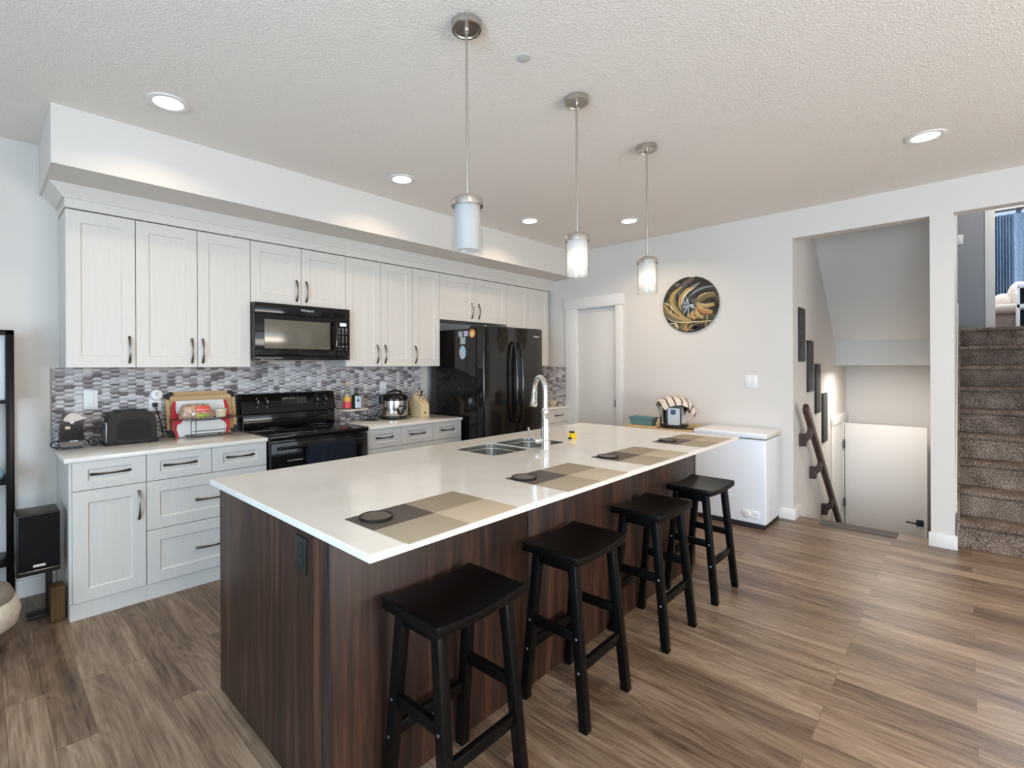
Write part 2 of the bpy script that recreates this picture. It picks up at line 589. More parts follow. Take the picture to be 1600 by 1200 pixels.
M = dict(
    wall=make_paint('wall_paint', srgb(215, 209, 202)),
    grey=make_paint('wall_grey_paint', srgb(150, 152, 155)),
    ceil=make_ceiling(),
    floor=make_floor(),
    trim=make_paint('trim_white', srgb(228, 224, 219), 0.45, 0.02),
    door=make_paint('door_white', srgb(222, 217, 211), 0.5, 0.03),
    cab=make_cabinet(),
    quartz=mottled('quartz', srgb(226, 220, 211), srgb(231, 226, 218), 8, 0.13, spec=0.5),
    walnut=wood('walnut_panel', srgb(27, 17, 13), srgb(51, 32, 24), srgb(86, 55, 39), 'z', 0.42, 0.75),
    walnut_edge=wood('walnut_edge', srgb(32, 22, 20), srgb(46, 33, 30), srgb(56, 41, 37), 'z', 0.4),
    black_wood=mottled('black_stained_wood', (0.0022, 0.002, 0.0019, 1), (0.0042, 0.0034, 0.003, 1), 6, 0.30, 0.05, 40, (1, 14, 14), spec=0.15),
    bolt=plain('bolt_steel', (0.25, 0.27, 0.30, 1), 0.35, 1.0),
    nickel=mottled('brushed_nickel', (0.50, 0.47, 0.43, 1), (0.60, 0.57, 0.52, 1), 12, 0.3, metal=1.0, stretch=(1, 1, 30)),
    chrome=plain('chrome', (0.86, 0.87, 0.89, 1), 0.06, 1.0),
    steel=mottled('stainless', (0.42, 0.39, 0.35, 1), (0.52, 0.49, 0.45, 1), 10, 0.3, metal=1.0, stretch=(1, 40, 1)),
    steel_v=mottled('stainless_polished', (0.62, 0.60, 0.58, 1), (0.70, 0.68, 0.66, 1), 10, 0.16, metal=1.0, stretch=(30, 30, 1)),
    steel_dull=plain('dull_steel', (0.26, 0.25, 0.24, 1), 0.4, 1.0),
    bronze=plain('handle_bronze', (0.060, 0.052, 0.046, 1), 0.28, 0.85),
    bronze_l=plain('handle_pewter', (0.17, 0.14, 0.11, 1), 0.24, 0.9),
    blk=plain('black_gloss', (0.007, 0.006, 0.006, 1), 0.09, 0.0, 0.38),
    blk_glass=plain('black_glass', (0.006, 0.006, 0.006, 1), 0.03, 0.0, 0.6),
    blk_fridge=plain('black_enamel', (0.008, 0.0072, 0.0065, 1), 0.10, 0.0, 0.5),
    blk_sat=plain('black_satin', (0.014, 0.013, 0.013, 1), 0.38),
    blk_matte=plain('black_matte', (0.012, 0.012, 0.012, 1), 0.6),
    blk_fabric=mottled('speaker_cloth', (0.006, 0.006, 0.006, 1), (0.014, 0.013, 0.013, 1), 300, 0.9, spec=0.1),
    brown_plastic=plain('dark_brown_plastic', (0.016, 0.012, 0.011, 1), 0.45, 0.0, 0.22),
    window=plain('microwave_window', (0.16, 0.145, 0.115, 1), 0.16, 0.35, 0.6),
    screen=emit('display_blue', (0.10, 0.35, 0.75, 1), 0.5),
    digits=emit('display_digits', (0.6, 0.9, 1.0, 1), 1.2),
    white_pl=plain('white_plastic', srgb(232, 231, 228), 0.35),
    freezer=plain('freezer_enamel', srgb(236, 238, 242), 0.3),
    lid_y=plain('aged_enamel', srgb(226, 224, 212), 0.35),
    print_w=plain('printed_white', srgb(200, 198, 192), 0.5),
    logo=plain('logo_silver', srgb(214, 212, 206), 0.35),
    carpet=make_carpet(),
    placemat=make_mat_placemat(),
    art=make_art(),
    towel=make_towel(),
    navy=mottled('navy_cloth', (0.010, 0.012, 0.018, 1), (0.020, 0.023, 0.032, 1), 160, 0.95, 0.4, 300, spec=0.1),
    glass=thin_glass('clear_glass'),
    bottle_g=thin_glass('bottle_glass', (0.90, 0.88, 0.82, 1), 0.2),
    opal=make_opal(),
    lens=emit('lamp_lens', (1.0, 0.95, 0.88, 1), 6.0),
    bamboo=wood('bamboo', srgb(176, 138, 92), srgb(200, 166, 118), srgb(216, 186, 140), 'x', 0.5, 0.7),
    block=wood('pale_wood', srgb(206, 178, 132), srgb(222, 196, 152), srgb(232, 210, 170), 'z', 0.5, 0.8),
    rail=wood('handrail_walnut', srgb(44, 30, 27), srgb(68, 48, 43), srgb(90, 68, 60), 'x', 0.4),
    table=wood('oak_table', srgb(190, 150, 100), srgb(212, 176, 126), srgb(224, 192, 146), 'y', 0.5),
    red=plain('red_plastic', srgb(196, 26, 40), 0.45),
    yellow=plain('yellow_plastic', srgb(232, 196, 30), 0.4),
    teal=plain('teal_plastic', srgb(102, 142, 148), 0.45),
    cream=mottled('cream_fabric', srgb(208, 194, 184), srgb(222, 210, 200), 60, 0.95, spec=0.1),
    taupe=mottled('taupe_fabric', srgb(128, 112, 104), srgb(146, 130, 120), 60, 0.95, spec=0.1),
    curtain=make_curtain(),
    slate=mottled('carved_slate', srgb(44, 42, 41), srgb(86, 83, 80), 45, 0.7, 0.6, 60, (1, 1, 0.5)),
    slate_edge=plain('frame_black', srgb(34, 32, 31), 0.5),
    grey_mat=mottled('grey_rubber', srgb(84, 80, 76), srgb(102, 97, 92), 90, 0.85, 0.3, 200),
    bread=mottled('bread_in_bag', srgb(150, 112, 88), srgb(206, 176, 150), 45, 0.25, 0.4, 40, spec=0.6),
    label_r=plain('label_red', srgb(214, 60, 36), 0.35),
    label_g=plain('label_green', srgb(150, 160, 60), 0.35),
    label_y=plain('label_yellow', srgb(216, 160, 60), 0.4),
    label_b=plain('label_pale_blue', srgb(190, 204, 222), 0.45),
    label_k=plain('label_pink_red', srgb(214, 60, 72), 0.4),
    amber=plain('bottle_amber', srgb(196, 140, 70), 0.15, spec=0.6),
    green_g=plain('bottle_green', srgb(40, 58, 28), 0.1, spec=0.6),
    beige=plain('beige_ceramic', srgb(196, 180, 150), 0.35),
    blue=plain('pale_blue_plastic', srgb(150, 190, 216), 0.4),
    orange=plain('orange_enamel', srgb(226, 130, 70), 0.35),
    skyblue=mottled('sky_blue_print', srgb(120, 180, 214), srgb(200, 214, 214), 40, 0.4),
    photo=mottled('small_photo_print', srgb(110, 130, 130), srgb(214, 216, 208), 60, 0.4),
    lilac=mottled('lilac_print', srgb(170, 160, 196), srgb(206, 200, 220), 50, 0.4),
    grey_cloth=mottled('grey_cloth', srgb(128, 120, 112), srgb(148, 140, 132), 90, 0.95, spec=0.1),
    white_cloth=mottled('white_quilted_cloth', srgb(196, 186, 170), srgb(218, 208, 192), 40, 0.95, 0.5, 60, spec=0.1),
    old_wood=wood('worn_wood', srgb(62, 46, 26), srgb(96, 72, 40), srgb(124, 94, 54), 'z', 0.6),
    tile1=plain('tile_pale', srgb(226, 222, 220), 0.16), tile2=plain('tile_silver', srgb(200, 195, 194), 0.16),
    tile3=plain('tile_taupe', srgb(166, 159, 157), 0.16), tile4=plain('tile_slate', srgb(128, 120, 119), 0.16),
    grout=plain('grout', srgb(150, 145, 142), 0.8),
)

# ================================================================== THE SETTING
WX, WY, ZC = 5.19, 4.171, 2.819       # far side wall, kitchen wall, ceiling
XL, YF = -2.7, -3.6                   # walls beside and behind the camera
ZH = 2.566                            # heads of the two stair openings

struct('floor', MB().box(XL, 5.37, YF, WY + 0.1, -0.12, 0.0), M['floor'])
struct('ceiling', MB().box(XL, WX + 0.11, YF, WY + 0.1, ZC, ZC + 0.1), M['ceil'])
struct('wall_back', MB().box(XL, WX + 0.12, WY, WY + 0.12, 0, ZC), M['wall'])
mb = MB()
mb.box(WX, WX + 0.12, 1.117, 2.885, 0, ZC)
mb.box(WX, WX + 0.12, 2.885, 3.445, 2.125, ZC)
mb.box(WX, WX + 0.12, 3.445, WY, 0, ZC)
mb.box(WX, WX + 0.12, 0.191, 1.117, ZH, ZC)
mb.box(WX, WX + 0.12, -1.05, 0.055, ZH, ZC)
mb.box(WX, WX + 0.12, 0.055, 0.191, 0, ZC)
mb.box(WX, WX + 0.12, YF, -1.05, 0, ZC)
struct('wall_right', mb, M['wall'])
# wall beside the camera with its wide patio window, wall behind with its window band
mb = MB()
mb.box(XL - 0.12, XL, YF, -2.1, 0, ZC)
mb.box(XL - 0.12, XL, 1.1, WY, 0, ZC)
mb.box(XL - 0.12, XL, -2.1, 1.1, 2.5, ZC)
mb.box(XL - 0.12, XL, -2.1, 1.1, 0, 0.2)
struct('wall_left', mb, M['wall'])
mb = MB()
mb.box(XL, -0.3, YF - 0.12, YF, 0, ZC)
mb.box(3.5, WX + 0.12, YF - 0.12, YF, 0, ZC)
mb.box(-0.3, 3.5, YF - 0.12, YF, 2.5, ZC)
mb.box(-0.3, 3.5, YF - 0.12, YF, 0, 0.5)
struct('wall_front', mb, M['wall'])
for nm, args in (('window_1', ('x',)), ('window_2', ('y',))):
    mb = MB()
    if nm == 'window_1':
        for y0, y1 in ((-2.1, -2.04), (-0.53, -0.47), (1.04, 1.1)):
            mb.box(XL - 0.1, XL - 0.02, y0, y1, 0.2, 2.5)
        mb.box(XL - 0.1, XL - 0.02, -2.04, 1.04, 0.2, 0.27)
        mb.box(XL - 0.1, XL - 0.02, -2.04, 1.04, 2.43, 2.5)
    else:
        for x0, x1 in ((-0.3, -0.24), (1.57, 1.63), (3.44, 3.5)):
            mb.box(x0, x1, YF - 0.1, YF - 0.02, 0.5, 2.5)
        mb.box(-0.24, 3.44, YF - 0.1, YF - 0.02, 0.5, 0.57)
        mb.box(-0.24, 3.44, YF - 0.1, YF - 0.02, 2.43, 2.5)
    struct(nm, mb, M['trim'])

# dropped bulkhead above the upper cabinets and the crown under it
struct('wall_bulkhead', MB().box(0.276, WX, 3.443, WY, 2.503, ZC), M['wall'])
mb = MB()
mb.box(0.366, WX, 3.818, WY, 2.375, 2.432)
mb.box(0.352, WX, 3.806, WY, 2.432, 2.440)
a = [(0.352, 3.806), (WX, 3.806), (WX, WY), (0.352, WY)]
b = [(0.292, 3.764), (WX, 3.764), (WX, WY), (0.292, WY)]
mb.add([(*p, 2.440) for p in a] + [(*p, 2.503) for p in b], [(3, 2, 1, 0), (4, 5, 6, 7)] + [(i, (i + 1) % 4, 4 + (i + 1) % 4, 4 + i) for i in range(4)])
struct('trim_1', mb, M['cab'])

# baseboards
mb = MB()
mb.box(XL, 0.345, WY - 0.014, WY, 0, 0.11)
struct('baseboard_back', mb, M['trim'])
mb = MB()
mb.rbox(WX - 0.014, WX, 1.103, 2.80, 0, 0.105, 0.003)
mb.rbox(WX, WX + 0.16, 1.103, 1.117, 0, 0.105, 0.003)
mb.rbox(WX - 0.014, WX + 0.02, 0.041, 0.205, 0, 0.105, 0.003)
mb.box(WX - 0.014, WX, YF, -1.06, 0, 0.105)
# skirt board that follows the descending flight
mb.prism([(WX + 0.16, 0.0), (WX + 0.16, 0.105), (WX + 0.22, 0.105), (7.0, -1.25), (7.0, -1.36), (WX + 0.22, -0.03)], 'y', 1.105, 1.1165)
struct('baseboard_right', mb, M['trim'])

# ---- pantry door in the far side wall
d1 = bpy.data.objects.new('door_1', None)
d1.location = (WX + 0.03, 3.165, 0)
C.objects.link(d1)
d1['kind'] = 'structure'
MB().rbox(WX + 0.035, WX + 0.075, 2.905, 3.425, 0.008, 2.105, 0.003).obj('door_leaf', M['door'], d1)
mb = MB()
mb.rbox(WX - 0.018, WX - 0.0005, 2.803, 2.897, 0, 2.118, 0.003)
mb.rbox(WX - 0.018, WX - 0.0005, 3.433, 3.588, 0, 2.118, 0.003)
mb.rbox(WX - 0.026, WX - 0.0005, 2.790, 3.606, 2.118, 2.247, 0.003)
mb.box(WX, WX + 0.12, 2.886, 2.902, 0, 2.124)
mb.box(WX, WX + 0.12, 3.428, 3.444, 0, 2.124)
mb.box(WX, WX + 0.12, 2.902, 3.428, 2.108, 2.124)
mb.obj('door_casing', M['trim'], d1)
MB().rbox(WX + 0.02, WX + 0.036, 2.908, 2.93, 0.93, 1.01, 0.002).obj('door_latch', M['blk_matte'], d1)

# ---- well of the flight going down
YW = 1.117
mb = MB()
mb.box(WX + 0.12, 8.02, YW, YW + 0.12, -1.4, 3.4)
struct('wall_stairwell_side', mb, M['wall'])
mb = MB()
mb.box(WX + 0.12, 8.4, 0.055, 0.191, 0.0, 4.6)
mb.box(5.37, 8.4, 0.055, 0.191, -1.4, 0.0)
struct('wall_between_flights', mb, M['wall'])
struct('wall_stairwell_end', MB().box(8.0, 8.1, 0.191, YW, -1.4, 1.5), M['wall'])
mb = MB()
x0, z0, x1, z1 = 5.55, 3.256, 7.205, 1.69
mb.prism([(x0, z0), (x1, z1), (x1, 1.405), (8.1, 1.405), (8.1, 1.52), (x1 + 0.12, 1.52), (x1 + 0.12, z1 + 0.08), (x0, z0 + 0.2)], 'y', 0.192, YW - 0.0005)
struct('ceiling_stairwell', mb, M['wall'])
struct('floor_lower_landing', MB().box(6.6, 8.0, 0.191, YW, -1.48, -1.36), M['floor'])
mb = MB()
for i in range(6):
    z = -0.194 * (i + 1)
    mb.box(5.37 + 0.235 * i, 5.37 + 0.235 * (i + 1) + (0.0), 0.192, YW - 0.001, z - 0.2, z)
struct('floor_steps_down', mb, M['carpet'])

# casing of the doorway at the foot of the flight and its open leaf
d2 = bpy.data.objects.new('door_2', None)
d2.location = (7.5, YW, -1.36)
C.objects.link(d2)
d2['kind'] = 'structure'
mb = MB()
mb.rbox(6.95, 7.05, YW - 0.018, YW - 0.0005, -1.36, 0.70, 0.003)
mb.rbox(6.93, 7.99, YW - 0.024, YW - 0.0005, 0.70, 0.80, 0.003)
mb.rbox(7.70, 7.79, YW - 0.018, YW - 0.0005, -1.36, 0.70, 0.003)
mb.box(7.05, 7.70, YW - 0.004, YW - 0.0005, -1.36, 0.70)
mb.obj('door_casing', M['trim'], d2)
lf = MB().rbox(7.68, 7.715, 0.312, YW - 0.03, -1.345, 0.675, 0.003).obj('door_leaf', M['door'], d2)
for z in (0.41, -0.325):
    MB().rbox(7.66, 7.70, YW - 0.032, YW - 0.0185, z - 0.055, z + 0.055, 0.002).obj('door_hinge', M['blk_matte'], d2)
mb = MB().rbox(7.666, 7.681, 0.345, 0.41, -0.475, -0.405, 0.003)
mb.tube([(7.668, 0.378, -0.44), (7.63, 0.378, -0.44), (7.622, 0.39, -0.44), (7.622, 0.50, -0.437)], 0.009, 8)
mb.obj('door_handle', M['blk_matte'], d2)

# ---- flight going up, carpeted, and the rooms it leads to
r_, t_, X1 = 0.199, 0.252, 5.315
prof = [(X1, 0.0)]
for i in range(9):
    zx = (i + 1) * r_
    x = X1 + i * t_
    prof += [(x, zx - 0.045), (x - 0.018, zx - 0.036), (x - 0.026, zx - 0.020), (x - 0.020, zx - 0.006), (x - 0.006, zx)]
    prof += [(x + t_, zx)] if i < 8 else [(8.9, zx)]
prof += [(8.9, zx - 0.2), (X1 + 8 * t_ + 0.2, zx - 0.2), (X1 + 0.4, 0.0)]
n = len(prof)
mb = MB().prism(prof, 'y', -1.03, 0.03)
mb.prism([(WX + 0.055, 0.0), (WX + 0.055, 0.215), (X1 + 8 * t_ - 0.02, 9 * r_ + 0.035), (X1 + 8 * t_ + 0.3, 9 * r_ + 0.035), (X1 + 8 * t_ + 0.3, 1.4), (WX + 0.4, 0.0)], 'y', 0.0302, 0.0452)
st = struct('floor_staircase', mb, M['carpet'], smooth=50)
ZU = zx
mb = MB()
mb.prism([(WX + 0.125, 0.10), (7.5, 0.22), (7.5, 2.06), (7.30, 2.06), (WX + 0.125, 0.46)], 'y', 0.0455, 0.0545)
struct('trim_2', mb, M['trim'])
struct('wall_stairs_far_side', MB().box(WX + 0.12, 11.9, -3.2, -3.1, 0, 4.4), M['wall'])
mb = MB()
mb.box(WX + 0.12, 8.4, -1.15, -1.04, 0, 4.4)
struct('wall_stairs_side', mb, M['wall'])
mb = MB()
mb.box(8.4, 8.5, -0.18, 0.6, ZU, 4.4)
mb.box(8.4, 8.5, -3.1, -1.25, ZU, 4.4)
mb.box(8.4, 8.5, -1.25, -0.18, 4.0, 4.4)
struct('wall_upper_hall', mb, M['grey'])
mb = MB()
mb.rbox(8.382, 8.52, -0.262, -0.178, ZU, 4.05, 0.004)
struct('trim_3', mb, M['trim'])
struct('floor_upper_room', MB().box(8.9, 11.9, -3.1, 1.2, ZU - 0.2, ZU), M['carpet'])
struct('ceiling_upper_room', MB().box(WX + 0.12, 12.0, -3.2, 1.3, 4.4, 4.5), M['ceil'])
mb = MB()
mb.box(11.8, 11.9, -3.1, 1.2, ZU, 2.3)
mb.box(11.8, 11.9, -3.1, 1.2, 3.95, 4.4)
mb.box(11.8, 11.9, 0.1, 1.2, 2.3, 3.95)
mb.box(11.8, 11.9, -3.1, -2.0, 2.3, 3.95)
mb.box(8.5, 11.8, 1.1, 1.2, ZU, 4.4)
struct('wall_upper_room', mb, M['trim'])

# ================================================================== LIGHTS IN THE CEILING
def downlight(first, x, y, label, dim=1.0):
    loc = (x, y, ZC)
    if first is None:
        t = thing('recessed_light', label, 'ceiling light', loc, 'recessed lights in the kitchen ceiling')
        MB().lathe([(0.098, -0.0005), (0.098, -0.006), (0.085, -0.010), (0.070, -0.006), (0.068, -0.0005)], x, y, 36, cz=ZC).obj('trim_ring', M['trim'], t)
        MB().lathe([(0.068, -0.0045), (0.060, -0.0065)], x, y, 36, cz=ZC).obj('lens', M['lens'], t)
    else:
        t = dup(first, loc, label=label)
    l = bpy.data.lights.new('downlight', 'AREA')
    l.shape = 'DISK'
    l.size = 0.125
    l.energy = DOWNLIGHT_W * dim
    l.color = WARM
    l.spread = math.radians(140)
    o = bpy.data.objects.new('downlight', l)
    C.objects.link(o)
    o.location = (x, y, ZC - 0.012)
    return t


dl = None
for x, y, dim, lab in ((0.712, 3.009, 0.33, 'round recessed ceiling light above the toaster end of the kitchen'),
                  (2.228, 3.009, 0.40, 'round recessed ceiling light in front of the stove and microwave'),
                  (3.742, 3.005, 0.42, 'round recessed ceiling light in front of the black fridge'),
                  (4.428, 2.323, 0.85, 'round recessed ceiling light beside the last pendant, before the pantry door'),
                  (4.094, 0.168, 0.25, 'round recessed ceiling light near the two stair openings'),
                  (0.8, 0.2, 0.7, 'added recessed ceiling light overhead, unseen, brightening the near part of the room'),  # this one and the next: unseen downlights added to brighten the room
                  (2.5, -0.9, 1.0, 'added recessed ceiling light, unseen behind the viewpoint, brightening the room')):
    t = downlight(dl, x, y, lab, dim)
    dl = dl or t
solo('blank_cover_plate', MB().lathe([(0.032, -0.0003), (0.032, -0.003), (0.028, -0.004)], 1.745, 1.432, 24, cz=ZC), make_paint('cover_paint', srgb(196, 194, 192)),
     'small round painted cover plate on the ceiling between two pendants', 'cover plate', (1.745, 1.432, ZC))


def pendant(first, x, y, label, lit):
    loc = (x, y, ZC)
    if first is None:
        t = thing('pendant_light', label, 'pendant light', loc, 'pendant lights over the island')
        z = ZC
        mb = MB().lathe([(0.062, -0.0005), (0.064, -0.006), (0.064, -0.026), (0.060, -0.030), (0.052, -0.030), (0.050, -0.026), (0.012, -0.026), (0.011, -0.040), (0.007, -0.043)], x, y, 40, cz=z)
        mb.obj('canopy', M['nickel'], t)
        MB().lathe([(0.0055, -0.026), (0.0055, -0.715)], x, y, 14, cz=z).obj('rod', M['nickel'], t)
        MB().lathe([(0.012, -0.700), (0.014, -0.712), (0.052, -0.716), (0.062, -0.722), (0.0655, -0.730), (0.0655, -0.752), (0.060, -0.752), (0.058, -0.728), (0.010, -0.722)], x, y, 40, cz=z).obj('shade_cap', M['nickel'], t)
        MB().lathe([(0.064, -0.735), (0.064, -0.945), (0.060, -0.950), (0.0605, -0.945), (0.0605, -0.735)], x, y, 40, cz=z, close=False).obj('outer_glass', M['glass'], t)
        MB().lathe([(0.052, -0.735), (0.052, -0.925), (0.048, -0.932)], x, y, 40, cz=z, close=False).obj('inner_shade', M['opal'], t)
    else:
        t = dup(first, loc, label=label)
    if lit:
        l = bpy.data.lights.new('pendant_bulb', 'POINT')
        l.energy = 0.24
        l.color = (1.0, 0.86, 0.68)
        l.shadow_soft_size = 0.022
        o = bpy.data.objects.new('pendant_bulb', l)
        C.objects.link(o)
        o.location = (x, y, ZC - 0.85)
    return t


p1 = pendant(None, 1.405, 1.453, 'unlit pendant lamp with clear and opal glass, nearest the island corner outlet', False)
pendant(p1, 2.206, 1.453, 'middle one of three pendant lamps over the island, its opal shade glowing', True)
pendant(p1, 3.005, 1.453, 'lit pendant lamp closest to the round wall art', True)

# ================================================================== KITCHEN RUN
def bow_handle(parent, x, z0, z1, y, horizontal=False, light=False):
    """arched pull with flared ends; along z, or along x when horizontal"""
    L = (z1 - z0)
    pts, rs = [], []
    for k in range(13):
        u = k / 12
        arc = 0.030 * math.sin(PI * u) ** 0.7 if 0 < u < 1 else 0.0
        p = z0 + L * u
        pts.append((p, y - arc, x) if horizontal else (x, y - arc, p))
        rs.append(0.0042 + 0.0045 * abs(2 * u - 1) ** 1.6)
    MB().tube(pts, rs, 8, flat=1.0).obj('handle', M['bronze_l'] if light else M['bronze'], parent)


UY, UZ0, UZ1 = 3.825, 1.418, 2.368


def upper(name_label, x0, x1, z0, doors, last=False):
    """doors: list of (x0, x1, handle x or None)"""
    t = thing('upper_cabinet', name_label, 'cabinet', ((x0 + x1) / 2, WY - 0.002, z0), 'white upper cabinets on the kitchen wall')
    MB().box(x0 + 0.0005, x1 - 0.0005, UY + 0.021, WY - 0.001, z0 + 0.001, UZ1 - 0.004).obj('carcass', M['cab'], t)
    for a, b, hx in doors:
        d = MB().front(a + 0.002, b - 0.002, z0, UZ1, UY, 0.020).obj('door', M['cab'], t)
        if hx:
            hz = z0 + (0.03 if z0 < 1.5 else 0.035)
            bow_handle(d, hx, hz, hz + 0.165, UY + 0.001, light=True)
    return t


upper('white single-door upper cabinet at the open end of the run, above the can opener', 0.368, 0.717, UZ0, [(0.368, 0.717, 0.683)])
upper('white two-door upper cabinet between the single-door end unit and the microwave', 0.717, 1.434, UZ0, [(0.717, 1.076, 1.040), (1.076, 1.434, 1.108)])
upper('short white two-door cabinet directly above the black microwave', 1.434, 2.229, 1.907, [(1.434, 1.832, 1.790), (1.832, 2.229, 1.872)])
upper('white two-door upper cabinet just beyond the microwave, above bottles and rice cooker', 2.229, 2.952, UZ0, [(2.229, 2.590, 2.548), (2.590, 2.952, 2.632)])
upper('narrow white single-door upper cabinet beside the fridge, above the knife block', 2.952, 3.299, UZ0, [(2.952, 3.299, 2.985)])
upper('short white two-door cabinet bridging over the black fridge', 3.299, 4.327, 1.897, [(3.299, 3.812, 3.757), (3.812, 4.327, 3.862)])
upper('tall white upper cabinet in the corner beyond the fridge', 4.327, 5.138, UZ0, [(4.327, 4.732, None), (4.732, 5.138, None)])

BY = 3.549


def base(label, x0, x1, fronts, endpanel=None):
    """fronts: (kind, x0, x1, z0, z1, handle)"""
    t = thing('base_cabinet', label, 'cabinet', ((x0 + x1) / 2, BY, 0), 'white base cabinets on the kitchen wall')
    mb = MB()
    mb.box(x0 + 0.0005, x1 - 0.0005, BY + 0.021, WY - 0.001, 0.095, 0.888)
    mb.obj('carcass', M['cab'], t)
    MB().box(x0 - (0.012 if endpanel else 0) + 0.0005, x1 - 0.0005, BY + 0.012, BY + 0.030, 0.0, 0.094).obj('toe_kick', M['cab'], t)
    if endpanel:
        MB().box(x0 - 0.012, x0, BY + 0.030, WY - 0.001, 0.0, 0.885).obj('end_panel', M['cab'], t)
    for k, a, b, z0, z1, h in fronts:
        d = MB().front(a + 0.002, b - 0.002, z0 + 0.002, z1 - 0.002, BY, 0.020, 0.068, 0.045 if z1 - z0 < 0.2 else 0.068).obj(k, M['cab'], t)
        if h and k == 'drawer':
            hl, hz = h
            xm = (a + b) / 2
            bow_handle(d, hz, xm - hl / 2, xm + hl / 2, BY + 0.001, True)
        elif h:
            bow_handle(d, h, z1 - 0.215, z1 - 0.045, BY + 0.001, light=True)


base('white base cabinet at the open end, one drawer above one tall door', 0.366, 0.715,
     [('drawer', 0.366, 0.715, 0.723, 0.888, (0.185, 0.811)), ('door', 0.366, 0.715, 0.096, 0.723, 0.677)], True)
base('white four-drawer base cabinet beside the stove, two small drawers over two wide', 0.715, 1.437,
     [('drawer', 0.715, 1.079, 0.723, 0.888, (0.18, 0.811)), ('drawer', 1.079, 1.437, 0.723, 0.888, (0.175, 0.811)),
      ('drawer', 0.715, 1.437, 0.424, 0.723, (0.185, 0.562)), ('drawer', 0.715, 1.437, 0.096, 0.424, (0.185, 0.252))])
base('white base cabinet beyond the stove with two small drawers, under the rice cooker', 2.262, 2.974,
     [('drawer', 2.262, 2.608, 0.723, 0.888, (0.17, 0.811)), ('drawer', 2.608, 2.974, 0.723, 0.888, (0.17, 0.811)),
      ('door', 2.262, 2.608, 0.096, 0.723, 2.570), ('door', 2.608, 2.974, 0.096, 0.723, 2.645)])
base('narrow white base cabinet with one small drawer, standing against the fridge', 2.974, 3.334,
     [('drawer', 2.974, 3.334, 0.723, 0.888, (0.17, 0.811)), ('door', 2.974, 3.334, 0.096, 0.723, 3.010)])
base('white base cabinet in the far corner between fridge and pantry door', 4.36, 5.185,
     [('drawer', 4.36, 4.77, 0.723, 0.888, (0.17, 0.811)), ('drawer', 4.77, 5.185, 0.723, 0.888, (0.17, 0.811)),
      ('door', 4.36, 4.77, 0.096, 0.723, 4.73), ('door', 4.77, 5.185, 0.096, 0.723, 4.81)])

G = 'white quartz worktops on the base cabinets'
for x0, x1, lab in ((0.330, 1.440, 'white quartz worktop carrying the toaster and cutting boards'), (2.262, 3.336, 'white quartz worktop between stove and fridge, carrying the rice cooker'), (4.352, 5.188, 'short white quartz worktop in the far corner holding a beige bowl')):
    solo('countertop', MB().rbox(x0, x1, 3.530, WY - 0.001, 0.889, 0.915, 0.003), M['quartz'], lab, 'countertop', (x0, 3.53, 0.889), G)


def hex_tiles(mb, umin, umax, vmin, vmax, place):
    """elongated ridged hexagons; place(u, v, height) -> point"""
    a_, b_, h_ = 0.0318, 0.0165, 0.0142
    col = 0
    u = umin - 0.01
    while u < umax + a_:
        v = vmin + (0.0 if col % 2 == 0 else 0.0145)
        while v < vmax + h_:
            cl = lambda p, q: (min(max(p, umin), umax), min(max(q, vmin), vmax))
            out = [(-a_, 0), (-b_, -h_), (b_, -h_), (a_, 0), (b_, h_), (-b_, h_)]
            rid = [(-b_ * 1.05, 0), (b_ * 1.05, 0)]
            base_ = [cl(u + p, v + q) for p, q in out]
            rr = [cl(u + p, v + q) for p, q in rid]
            area_ = 0.5 * abs(sum(base_[i][0] * base_[(i + 1) % 6][1] - base_[(i + 1) % 6][0] * base_[i][1] for i in range(6)))
            if area_ > 0.00008:
                vs = [place(p, q, 0.001) for p, q in base_] + [place(p, q, 0.0032) for p, q in base_] + [place(p, q, 0.0150) for p, q in rr]
                fs = [(6 + 1, 6 + 2, 13, 12), (6 + 4, 6 + 5, 12, 13), (6 + 0, 6 + 1, 12), (6 + 5, 6 + 0, 12), (6 + 2, 6 + 3, 13), (6 + 3, 6 + 4, 13)]
                fs += [(i, (i + 1) % 6, 6 + (i + 1) % 6, 6 + i) for i in range(6)]
                # random tone per piece; lower half mostly darker, ridge shading put into colour
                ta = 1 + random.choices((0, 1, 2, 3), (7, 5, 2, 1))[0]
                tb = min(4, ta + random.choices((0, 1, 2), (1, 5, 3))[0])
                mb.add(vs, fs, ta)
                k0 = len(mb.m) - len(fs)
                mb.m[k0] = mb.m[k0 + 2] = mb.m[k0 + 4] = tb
            v += 0.029
        u += a_ + b_
        col += 1


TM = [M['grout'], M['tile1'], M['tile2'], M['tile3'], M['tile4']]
pl = lambda u, v, h: (u, WY - h, v)
mb = MB().box(0.328, 3.313, WY - 0.0015, WY - 0.0002, 0.9155, 1.4175)
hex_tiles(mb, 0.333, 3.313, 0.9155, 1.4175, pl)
mb.box(1.442, 2.2275, WY - 0.0015, WY - 0.0002, 1.4175, 1.470)
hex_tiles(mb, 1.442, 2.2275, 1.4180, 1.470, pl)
mb.box(0.326, 0.333, WY - 0.011, WY - 0.0002, 0.9155, 1.4175)
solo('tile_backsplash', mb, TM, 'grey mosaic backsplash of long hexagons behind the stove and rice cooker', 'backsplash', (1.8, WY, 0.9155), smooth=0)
mb = MB().box(4.36, WX - 0.0015, WY - 0.0015, WY - 0.0002, 0.9155, 1.405)
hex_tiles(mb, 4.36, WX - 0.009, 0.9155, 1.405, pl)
mb.box(WX - 0.0015, WX - 0.0002, 3.592, WY - 0.0015, 0.9155, 1.405)
hex_tiles(mb, 3.592, WY - 0.009, 0.9155, 1.405, lambda u, v, h: (WX - h, u, v))
